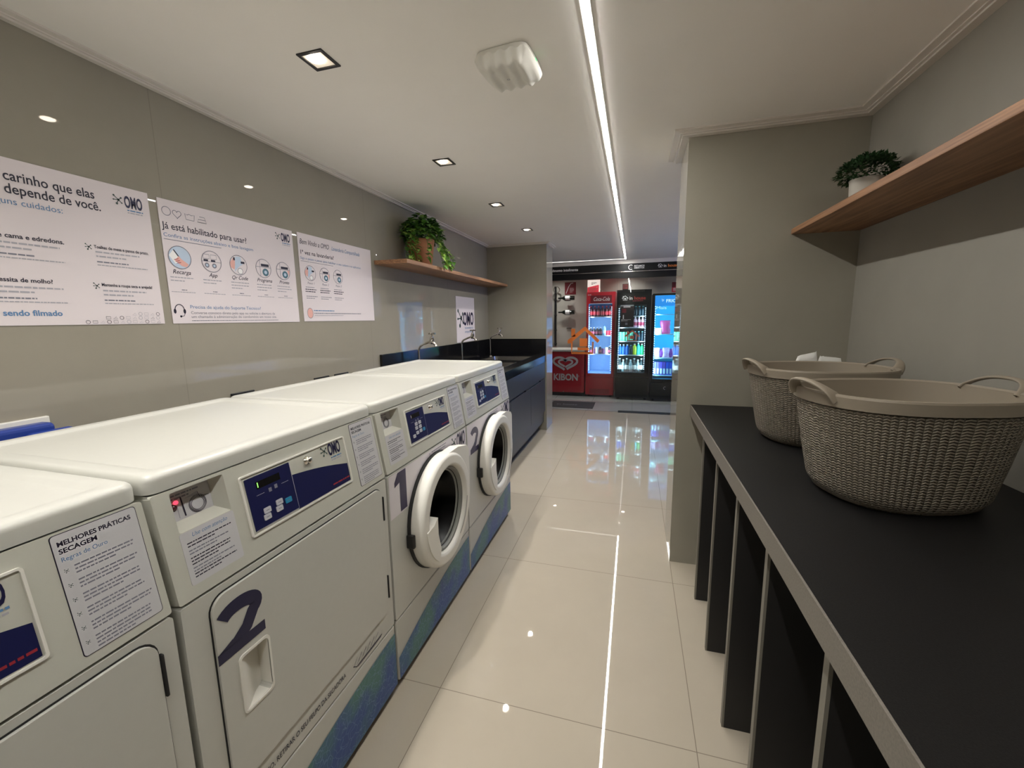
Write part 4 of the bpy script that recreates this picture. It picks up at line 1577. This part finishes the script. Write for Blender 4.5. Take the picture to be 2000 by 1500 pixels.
# door mat
t = thing('door_mat', 'dark grey rubber door mat in front of the red ice cream freezer', 'mat', (-.85, 6.16, 0))
b = MB(); b.box(-.33, .31, -.22, .22, 0, .008, mat_rubber, .002); b.build('mat_base', t)
b = MB()
b.text(F((0, 0, .008), (1, 0, 0), (0, 1, 0)), -.24, -.06, 'in house', .12, .0005, ink_grey, width=.3)
b.build('lettering', t)


# ------------------------------------------------------------------ coolers
def cooler(name, label, x0, x1, yf, zt, bodym, win, zbase, liner, light, power, shelves, group=None, dep=.55):
    t = thing(name, label, 'fridge', ((x0 + x1) / 2, yf, 0), 0, group)
    cx = (x0 + x1) / 2
    a0, a1 = x0 - cx, x1 - cx
    w0, w1, v0, v1 = win[0] - cx, win[1] - cx, win[2], win[3]
    fr = F((0, 0, 0), (1, 0, 0), (0, 0, 1))
    b = MB()
    d0 = .04
    b.box(a0, a0 + .03, d0, dep, .03, zt, bodym)
    b.box(a1 - .03, a1, d0, dep, .03, zt, bodym)
    b.box(a0 + .03, a1 - .03, d0, dep, v1 + .01, zt, bodym)
    b.box(a0 + .03, a1 - .03, d0, dep, .03, v0 - .01, bodym)
    b.box(a0 + .03, a1 - .03, dep - .02, dep, v0 - .01, v1 + .01, bodym)
    b.build('cabinet', t)
    b = MB()
    for sx in (a0 + .05, a1 - .05):
        for yy in (.08, dep - .06):
            b.lathe([(.018, .0), (.018, .03)], black_pl, seg=12, cx=sx, cy=yy)
    b.build('feet', t)
    b = MB()
    e = .034
    b.box(w0 - .02, w1 + .02, dep - .03, dep - .021, v0 - .008, v1 + .008, liner)
    b.box(a0 + .031, a0 + .034, d0 + .002, dep - .03, v0 - .008, v1 + .008, liner)
    b.box(a1 - .034, a1 - .031, d0 + .002, dep - .03, v0 - .008, v1 + .008, liner)
    b.box(a0 + .034, a1 - .034, d0 + .002, dep - .03, v0 - .009, v0 - .002, liner)
    b.box(a0 + .034, a1 - .034, d0 + .002, dep - .03, v1 + .002, v1 + .009, liner)
    b.build('interior', t)
    b = MB()
    b.plate(fr, [(a0 + .004, zbase), (a1 - .004, zbase), (a1 - .004, zt - .004), (a0 + .004, zt - .004)], -.036, 0, bodym, holes=[[(w0, v0), (w1, v0), (w1, v1), (w0, v1)]])
    door = b.build('door', t)
    b = MB(); b.box(w0, w1, .012, .016, v0, v1, door_glass); b.build('glass', door)
    b = MB(); b.box(a0 + .002, a1 - .002, 0.0, d0, .035, zbase - .004, bodym, .004); b.build('base_panel', t)
    for z in shelves:
        b = MB()
        b.box(a0 + .036, a1 - .036, .075, dep - .035, z - .012, z, mat('shelf_wire', (220, 226, 232), 0.4))
        b.build('shelf', t)
    b = MB()
    nb = 34
    for sx in (w0 + .01, w1 - .01):
        for i in range(nb):
            z = v0 + .04 + (v1 - v0 - .08) * (i + .5) / nb
            b.lathe([(.0005, .006), (.004, .004), (.0055, 0)], led_bead, F((sx, .05, z), (1, 0, 0), (0, 0, 1)), 8)
    b.build('led_beads', t)
    for sx in (w0 + .05, w1 - .05):
        L = bpy.data.lights.new('cooler_tube', 'AREA')
        L.shape = 'RECTANGLE'
        L.size = .03
        L.size_y = (v1 - v0) * .9
        L.energy = power
        L.color = light
        lo = bpy.data.objects.new('interior_lamp', L)
        COL.objects.link(lo)
        lo.parent = t
        lo.location = (sx, .06, (v0 + v1) / 2)
        # faces into the cabinet (+y) and slightly to the middle
        lo.rotation_euler = (rad(90), 0, .35 if sx > 0 else -.35)
    return t, fr, cx


BOT = {}


def bottle_proto(key, col, r, h, cap=(230, 230, 230), neck=.35, labelc=None, rough=.15):
    prof = [(.0005, 0), (r * .92, 0), (r, .006), (r, h * (1 - neck)), (r * .8, h * (1 - neck * .7)), (r * .42, h * (1 - neck * .4)), (r * .4, h * .93)]
    mm = mat('drink_' + key, col, rough)
    BOT[key] = (prof, mm, mat('cap_%d_%d_%d' % cap, cap, .4), r, h, mat('blabel_' + key, labelc, .5) if labelc else None)


def can_proto(key, col, r, h):
    BOT[key] = ([(.0005, 0), (r * .85, 0), (r, .008), (r, h - .012), (r * .86, h)], mat('drink_' + key, col, .25), mat('can_top', (190, 190, 194), .3, 1.0), r, h, None)


bottle_proto('cola', (58, 20, 22), .03, .17, (200, 40, 44), labelc=(170, 34, 44))
bottle_proto('dark', (40, 36, 44), .027, .125, (235, 235, 235), labelc=(150, 60, 80))
bottle_proto('water', (150, 200, 225), .028, .16, (60, 120, 200), labelc=(230, 240, 250))
bottle_proto('blue', (40, 100, 190), .03, .16, (230, 235, 240))
bottle_proto('lime', (190, 210, 60), .03, .17, (240, 240, 240))
bottle_proto('cyan', (60, 200, 210), .028, .185, (240, 240, 240))
bottle_proto('green', (40, 180, 110), .03, .17, (240, 240, 240))
bottle_proto('wine', (40, 60, 66), .033, .21, (220, 220, 220), neck=.45, labelc=(226, 224, 220))
bottle_proto('clear', (160, 190, 200), .03, .19, (235, 235, 235), neck=.45, labelc=(230, 230, 235))
bottle_proto('pink', (214, 178, 200), .024, .16, (240, 240, 240), labelc=(170, 60, 90))
bottle_proto('night', (24, 46, 60), .03, .15, (120, 190, 200))
can_proto('green_can', (120, 214, 180), .027, .14)
can_proto('red_can', (190, 40, 60), .03, .075)
can_proto('white_can', (220, 222, 228), .028, .105)
can_proto('purple_can', (120, 70, 110), .03, .085)
PROTO = {}


def place(key, x, y, z, label, group, cat='bottle'):
    nm = 'can' if key.endswith('can') else 'bottle'
    if key not in PROTO:
        prof, mm, cm, r, h, lm = BOT[key]
        t = thing('drink_' + nm, label, nm, (x, y, z), 0, group)
        b = MB(); b.lathe(prof, mm, seg=18); b.build('body', t)
        b = MB()
        if nm == 'bottle':
            b.lathe([(r * .44, h * .92), (r * .46, h), (.0005, h)], cm, seg=14)
            b.build('cap', t)
        else:
            b.lathe([(r * .86, h), (r * .8, h - .003), (.0005, h - .003)], cm, seg=18)
            b.build('top', t)
        if lm:
            b = MB(); b.lathe([(r + .0006, h * .18), (r + .0006, h * .5)], lm, seg=18); b.build('paper_label', t)
        PROTO[key] = t
    else:
        t = copy_tree(PROTO[key])
        t.location = (x, y, z)
        t['label'] = label
        t['category'] = nm
        t['group'] = group
    return t


# ice cream chest freezer
t = thing('ice_cream_freezer', 'low red ice cream chest freezer with silver heart emblem', 'freezer', (-1.26, 6.87, 0))
b = MB(); b.box(-.47, .49, 0, .5, .06, .735, red_en, .01); b.build('body', t)
b = MB(); b.box(-.475, .495, -.006, .5, .738, .775, white_pl, .008); b.build('lid', t)
b = MB(); b.box(-.44, .46, .03, .48, 0, .06, black_pl); b.build('base', t)
fk = F((0, -.0006, 0), (1, 0, 0), (0, 0, 1))
b = MB()


def heart_arc(cx, cy, s, a0, a1, n=34):
    return [(cx + s * 16 * sin(a) ** 3 / 17, cy + .62 * s * (13 * cos(a) - 5 * cos(2 * a) - 2 * cos(3 * a) - cos(4 * a)) / 17) for a in [rad(a0 + (a1 - a0) * i / n) for i in range(n + 1)]]


hx, hz = .178, .55
b.stroke(fk, heart_arc(hx, hz, .21, -158, 150), .036, .0008, silver_print)
b.stroke(fk, heart_arc(hx + .005, hz + .0, .12, -150, 178), .03, .0008, silver_print)
b.build('heart_emblem', t)
b = MB(); b.text(fk, -.02, .265, 'KIBON', .15, .0008, silver_print, bold=.03, width=.4); b.ring(fk, .395, .335, .012, .004, .0008, silver_print, 12); b.build('lettering', t)
b = MB(); b.lathe([(0, .008), (.008, .006), (.009, 0)], chrome, F((.15, 0, .075), (1, 0, 0), (0, 0, 1)), 12); b.build('drain_plug', t)

# red cooler
t, fr, cx = cooler('drinks_cooler', 'tall red drinks cooler with white script on its header', -.75, -.30, 6.87, 1.685, red_en, (-.713, -.345, .385, 1.5), .335, mat('blue_white_liner', (165, 200, 240), .5), (.75, .9, 1.0), 3.0, (1.297, 1.0, .70))
b = MB()
b.rect(fr, -.16, .17, 1.51, 1.63, .0008, mat('header_maroon', (110, 20, 34), .3))
b.text(fr, .01, 1.545, 'Coca-Cola', .085, .0014, silver_print, shear=.35, align='CENTER', width=.25, bold=.01)
b.stroke(fr, [(-.17, 1.503), (.18, 1.503)], .006, .001, silver_print)
b.lines(fr, -.2, 1.64, .05, 1, .01, .001, silver_print, th=.012, last=1)
b.build('header', t)
b = MB()
for i in range(6):
    b.rect(fr, -.16, .16, .055 + i * .014, .063 + i * .014, .0008, red_dark)
b.build('vent_grille', t)
for i in range(6):
    place('cola', -.69 + .062 * i, 7.02, 1.297, 'dark cola bottle with red cap on the top shelf of the red cooler', 'cola bottles in the red cooler')
for i in range(4):
    place('dark', -.685 + .052 * i, 7.0, 1.0, 'small dark bottle with white cap on the second shelf of the red cooler', 'small dark bottles in the red cooler')
place('water', -.47, 7.0, 1.0, 'pale blue bottle among small dark bottles and cans in the red cooler', 'single bottles in the red cooler')
for i in range(2):
    place('red_can', -.415 + .05 * i, 7.0, 1.0, 'short red can at the right of the second shelf in the red cooler', 'red cans in the red cooler')
for i in range(7):
    key = ('dark', 'purple_can', 'white_can')[i % 3]
    place(key, -.68 + .05 * i, 7.0, .70, {'dark': 'small dark bottle on the third shelf of the red cooler', 'purple_can': 'purple can on the third shelf of the red cooler', 'white_can': 'white can on the third shelf of the red cooler'}[key], {'dark': 'dark bottles low in the red cooler', 'purple_can': 'purple cans in the red cooler', 'white_can': 'white cans in the red cooler'}[key])

# black cooler
t, fr, cx = cooler('drinks_cooler', 'tall black drinks cooler with white house logo and dark notice on its door', -.273, .235, 6.72, 1.695, cooler_black, (-.243, .165, .43, 1.47), .36, mat('dark_liner', (70, 84, 92), .5), (.72, .95, 1.0), 2.6, (1.30, 1.126, .914, .70))
b = MB()
house(b, fr, -.13, 1.565, .045, white_print, .0008)
b.text(fr, -.07, 1.545, 'in', .07, .0008, white_print, bold=.015)
b.text(fr, 0.0, 1.545, 'house', .07, .0008, mat('dim_red', (190, 60, 48), .5), bold=.015)
b.lines(fr, -.02, 1.525, .15, 1, .01, .0008, ink_red, th=.01, last=1)
b.build('header', t)
b = MB()
cx0 = cx
b.box(-.195, .0, .004, .011, 1.135, 1.48, mat('black_poster', (34, 26, 30), .4))
fp = F((0, .0035, 0), (1, 0, 0), (0, 0, 1))
b.rect(fp, -.195, 0, 1.45, 1.475, .0004, white_print)
b.rect(fp, -.15, -.05, 1.43, 1.446, .0004, silver_print)
b.rect(fp, -.17, -.11, 1.35, 1.41, .0004, red_dark)
b.text(fp, -.17, 1.26, '1', .08, .0004, white_print, bold=.03)
b.lines(fp, -.18, 1.245, .16, 2, .016, .0004, silver_print, th=.007)
b.rect(fp, -.12, -.085, 1.165, 1.2, .0004, ink_grey)
b.build('door_notice', t)
b = MB()
b.text(fr, -.12, .445, 'BEBIDAS', .05, .0012, silver_print, bold=.02, width=.25)
b.build('lettering', t)
xs = [-.21 + .055 * i for i in range(7)]
for i, k_ in enumerate(('wine', 'clear', 'wine', 'clear', 'wine', 'clear', 'wine')):
    place(k_, xs[i], 6.86, .432, {'wine': 'dark bottle with pale label on the lowest shelf of the black cooler', 'clear': 'clear bottle with pale label on the lowest shelf of the black cooler'}[k_], {'wine': 'dark labelled bottles in the black cooler', 'clear': 'clear labelled bottles in the black cooler'}[k_])
for i, k_ in enumerate(('blue', 'blue', 'blue', 'night', 'lime', 'cyan', 'green')):
    place(k_, xs[i], 6.86, .70, {'blue': 'blue bottle with white cap on the fourth shelf of the black cooler', 'night': 'dark teal bottle beside the lime bottle in the black cooler', 'lime': 'yellow-green bottle on the fourth shelf of the black cooler', 'cyan': 'cyan bottle beside the yellow-green bottle in the black cooler', 'green': 'emerald bottle at the right end of the fourth shelf in the black cooler'}[k_], {'blue': 'blue bottles in the black cooler'}.get(k_, 'coloured bottles in the black cooler'))
for i in range(7):
    k_ = 'green_can' if i < 4 else 'night'
    place(k_, xs[i], 6.86, .914, {'green_can': 'slim mint green can on the middle shelf of the black cooler', 'night': 'dark teal bottle on the middle shelf of the black cooler'}[k_], {'green_can': 'mint cans in the black cooler', 'night': 'teal bottles in the middle of the black cooler'}[k_])
for i in range(7):
    k_ = 'pink' if i > 2 else 'night'
    place(k_, xs[i], 6.86, 1.126, {'pink': 'slim pale pink bottle right of the door notice in the black cooler', 'night': 'dark teal bottle behind the door notice of the black cooler'}[k_], {'pink': 'pink bottles in the black cooler', 'night': 'teal bottles behind the notice'}[k_])
for i in range(7):
    place('night', xs[i], 6.86, 1.30, 'dark teal bottle on the top shelf of the black cooler', 'teal bottles at the top of the black cooler')

# frozen food cooler
t, fr, cx = cooler('frozen_food_cooler', 'black upright freezer glowing cyan inside, cut by the pier on the right', .255, .80, 6.68, 1.625, cooler_black, (.283, .772, .345, 1.595), .30, mat('cyan_liner', (80, 190, 232), .5), (.33, .86, 1.0), 6.5, (1.32, 1.023, .661, .395))
b = MB()
sign_blue = mat('lit_blue_header', (30, 110, 190), .4, emit=(40, 150, 235), es=.8)
b.box(.283 - cx, .772 - cx, .002, .01, 1.44, 1.59, sign_blue)
fh = F((0, .0015, 0), (1, 0, 0), (0, 0, 1))
b.text(fh, .435 - cx, 1.492, 'FRICO', .065, .0004, emis('lit_letters', (200, 245, 255), 1.2), bold=.02, width=.19)
splat(b, fh, .395 - cx, 1.525, .022, .0004, emis('lit_letters', (200, 245, 255), 1.2))
b.text(fh, .30 - cx, 1.395, 'Mais', .06, .0004, emis('lit_letters', (200, 245, 255), 1.2), width=.14)
b.build('header', t)
b = MB()
arc = [(.47 - cx + .02 * cos(rad(a)), .21 + .02 * sin(rad(a))) for a in range(60, 300, 20)]
b.stroke(fr, arc, .006, .001, silver_print)
b.build('maker_mark', t)


def bag(x, y, z, w, h, m, label, group, rot=0.0, name='food_bag', cat='bag'):
    b = MB()
    vs = []
    for j in range(9):
        f = j / 8
        th = .03 * sin(f * pi) ** .5 + .003
        for q in range(16):
            a = 2 * pi * q / 16
            vs.append((w / 2 * cos(a) * (1 + .12 * sin(7 * f + q)), th * sin(a), h * f + .006 * sin(q * 2.0) * f))
    fs = [[j * 16 + q, j * 16 + (q + 1) % 16, (j + 1) * 16 + (q + 1) % 16, (j + 1) * 16 + q] for j in range(8) for q in range(16)]
    fs += [list(range(16))[::-1], list(range(128, 144))]
    b.add(vs, fs, m, True)
    o = tag(b.build(name), label, cat, group)
    o.location = (x, y, z)
    o.rotation_euler = (0, 0, rot)


pk1 = mat('pink_film', (226, 70, 120), .3)
pk2 = mat('rose_film', (232, 160, 196), .3, noise=.3, nscale=60)
pk3 = mat('violet_film', (150, 60, 140), .3, noise=.3, nscale=60)
bag(.45, 6.86, 1.023, .14, .2, pk1, 'bright pink food bag on the second shelf of the cyan freezer', None)
b = MB(); b.box(-.05, .05, 0, .08, 0, .09, white_print, .003); o = tag(b.build('food_box'), 'white food box left of the bright pink bag in the cyan freezer', 'box'); o.location = (.345, 6.83, 1.023)
for i in range(6):
    bag(.335 + .07 * i, 6.84 + .02 * (i % 2), .661, .1, .15 - .02 * (i % 2), (pk2, pk3)[i % 2], ('rose food bag on the third shelf of the cyan freezer', 'violet food bag on the third shelf of the cyan freezer')[i % 2], ('rose bags in the freezer', 'violet bags in the freezer')[i % 2], .2 * (i % 3 - 1))
bx1 = mat('purple_carton', (96, 62, 150), .4)
bx2 = mat('blue_carton', (60, 80, 190), .4)
for i in range(9):
    b = MB()
    b.box(-.02, .02, 0, .13, 0, .2, (bx1, bx2)[i // 4 % 2], .002)
    b.rect(F((0, -.0006, 0), (1, 0, 0), (0, 0, 1)), -.014, .014, .02, .1, 0, silver_print)
    o = tag(b.build('food_carton'), ('purple upright carton on the lowest shelf of the cyan freezer', 'blue upright carton on the lowest shelf of the cyan freezer')[i // 4 % 2], 'carton', ('purple cartons in the freezer', 'blue cartons in the freezer')[i // 4 % 2])
    o.location = (.318 + .046 * i, 6.80, .395)

# wine rack and bottles, notices on the shop wall
t = thing('wine_rack', 'slim black upright wine rack post left of the red cooler', 'wine rack', (-1.345, 7.4, .80))
b = MB(); b.box(-.015, .015, 0, .06, 0, 1.03, black_pl, .003); b.build('post', t)
b = MB()
for z in (.06, .3, .555, .815):
    b.tube([(.0, .0, z - .02), (.0, -.09, z - .02), (.05, -.1, z - .02)], .006, black_pl, 8)
b.build('pegs', t)
b = MB(); b.lathe([(.05, 0), (.06, .01), (.05, .02)], chrome, F((.02, .01, .97), (1, 0, 0), (0, 0, 1)), 20); b.build('ring', t)
b = MB(); b.box(.19, .28, .06, .09, .30, .312, black_pl); b.build('bracket', t)
for i, z in enumerate((1.622, 1.382)):
    t = thing('wine_bottle', ('dark wine bottle lying sideways on the rack, the upper one', 'dark wine bottle lying sideways on the rack, the lower one')[i], 'bottle', (-1.0, 7.33, z), 0, 'wine bottles on the rack')
    fw = F((0, 0, 0), (0, 1, 0), (0, 0, 1))
    fw.n = Vector((-1, 0, 0))
    b = MB(); b.lathe([(.0005, 0), (.034, 0), (.037, .005), (.037, .17), (.03, .195), (.014, .215), (.0125, .28), (.0005, .28)], mat('dark_wine_glass', (22, 24, 20), .12), fw, 24); b.build('body', t)
    b = MB(); b.lathe([(.0376, .08), (.0376, .155)], white_print, fw, 24); b.build('paper_label', t)
    b = MB(); b.box(-.17, -.08, -.01, .12, -.046, -.038, black_pl); b.build('cradle', t)


def notice(x0, x1, z0, z1, base, label, bits):
    t = thing('wall_notice', label, 'notice', ((x0 + x1) / 2, YS - .001, z0))
    w, h = x1 - x0, z1 - z0
    b = MB(); b.box(-w / 2, w / 2, -.004, 0, 0, h, base); b.build('sheet', t)
    fn = F((-w / 2, -.0044, 0), (1, 0, 0), (0, 0, 1))
    b = MB()
    bits(b, fn, w, h)
    b.build('print', t)


def n1(b, f, w, h):
    b.stroke(f, [(w * .12, h * .1), (w * .35, h * .65), (w * .55, h * .9), (w * .75, h * .93)], .012, .0003, silver_print)
    b.lines(f, w * .45, h * .5, w * .4, 4, h * .1, .0003, silver_print, th=.007)


def n2(b, f, w, h):
    b.poly(f, [(0, h * .45), (w * .9, h * .62), (w * .9, 0), (0, 0)], .0003, red_print if w < .2125 else mat('backlit_red', (226, 60, 74), .4, emit=(235, 60, 76), es=.7))
    b.lines(f, w * .1, h * .38, w * .7, 4, h * .08, .0006, silver_print, th=.008)
    b.lines(f, w * .3, h * .78, w * .5, 2, h * .1, .0006, ink_grey, th=.01)


def n3(b, f, w, h):
    b.rect(f, w * .1, w * .9, h * .2, h * .9, .0003, mat('dull_red', (150, 70, 66), .5))
    b.lines(f, w * .15, h * .7, w * .7, 3, h * .18, .0006, ink, th=.01)


sc = 7.5 / 7.42
notice(-1.195, -1.0, 1.69, 1.9, red_dark, 'dark red paper notice on the shop wall above the wine bottles', n1)
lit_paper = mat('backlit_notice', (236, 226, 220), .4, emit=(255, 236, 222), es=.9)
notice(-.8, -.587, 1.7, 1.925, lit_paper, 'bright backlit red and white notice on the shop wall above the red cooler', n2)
notice(-.215, -.12, 1.735, 1.84, black_pl, 'small dull red notice on the shop wall above the black cooler', n3)
notice(.57, .78, 1.68, 1.84, red_dark, 'red and white notice on the shop wall above the cyan freezer', n2)
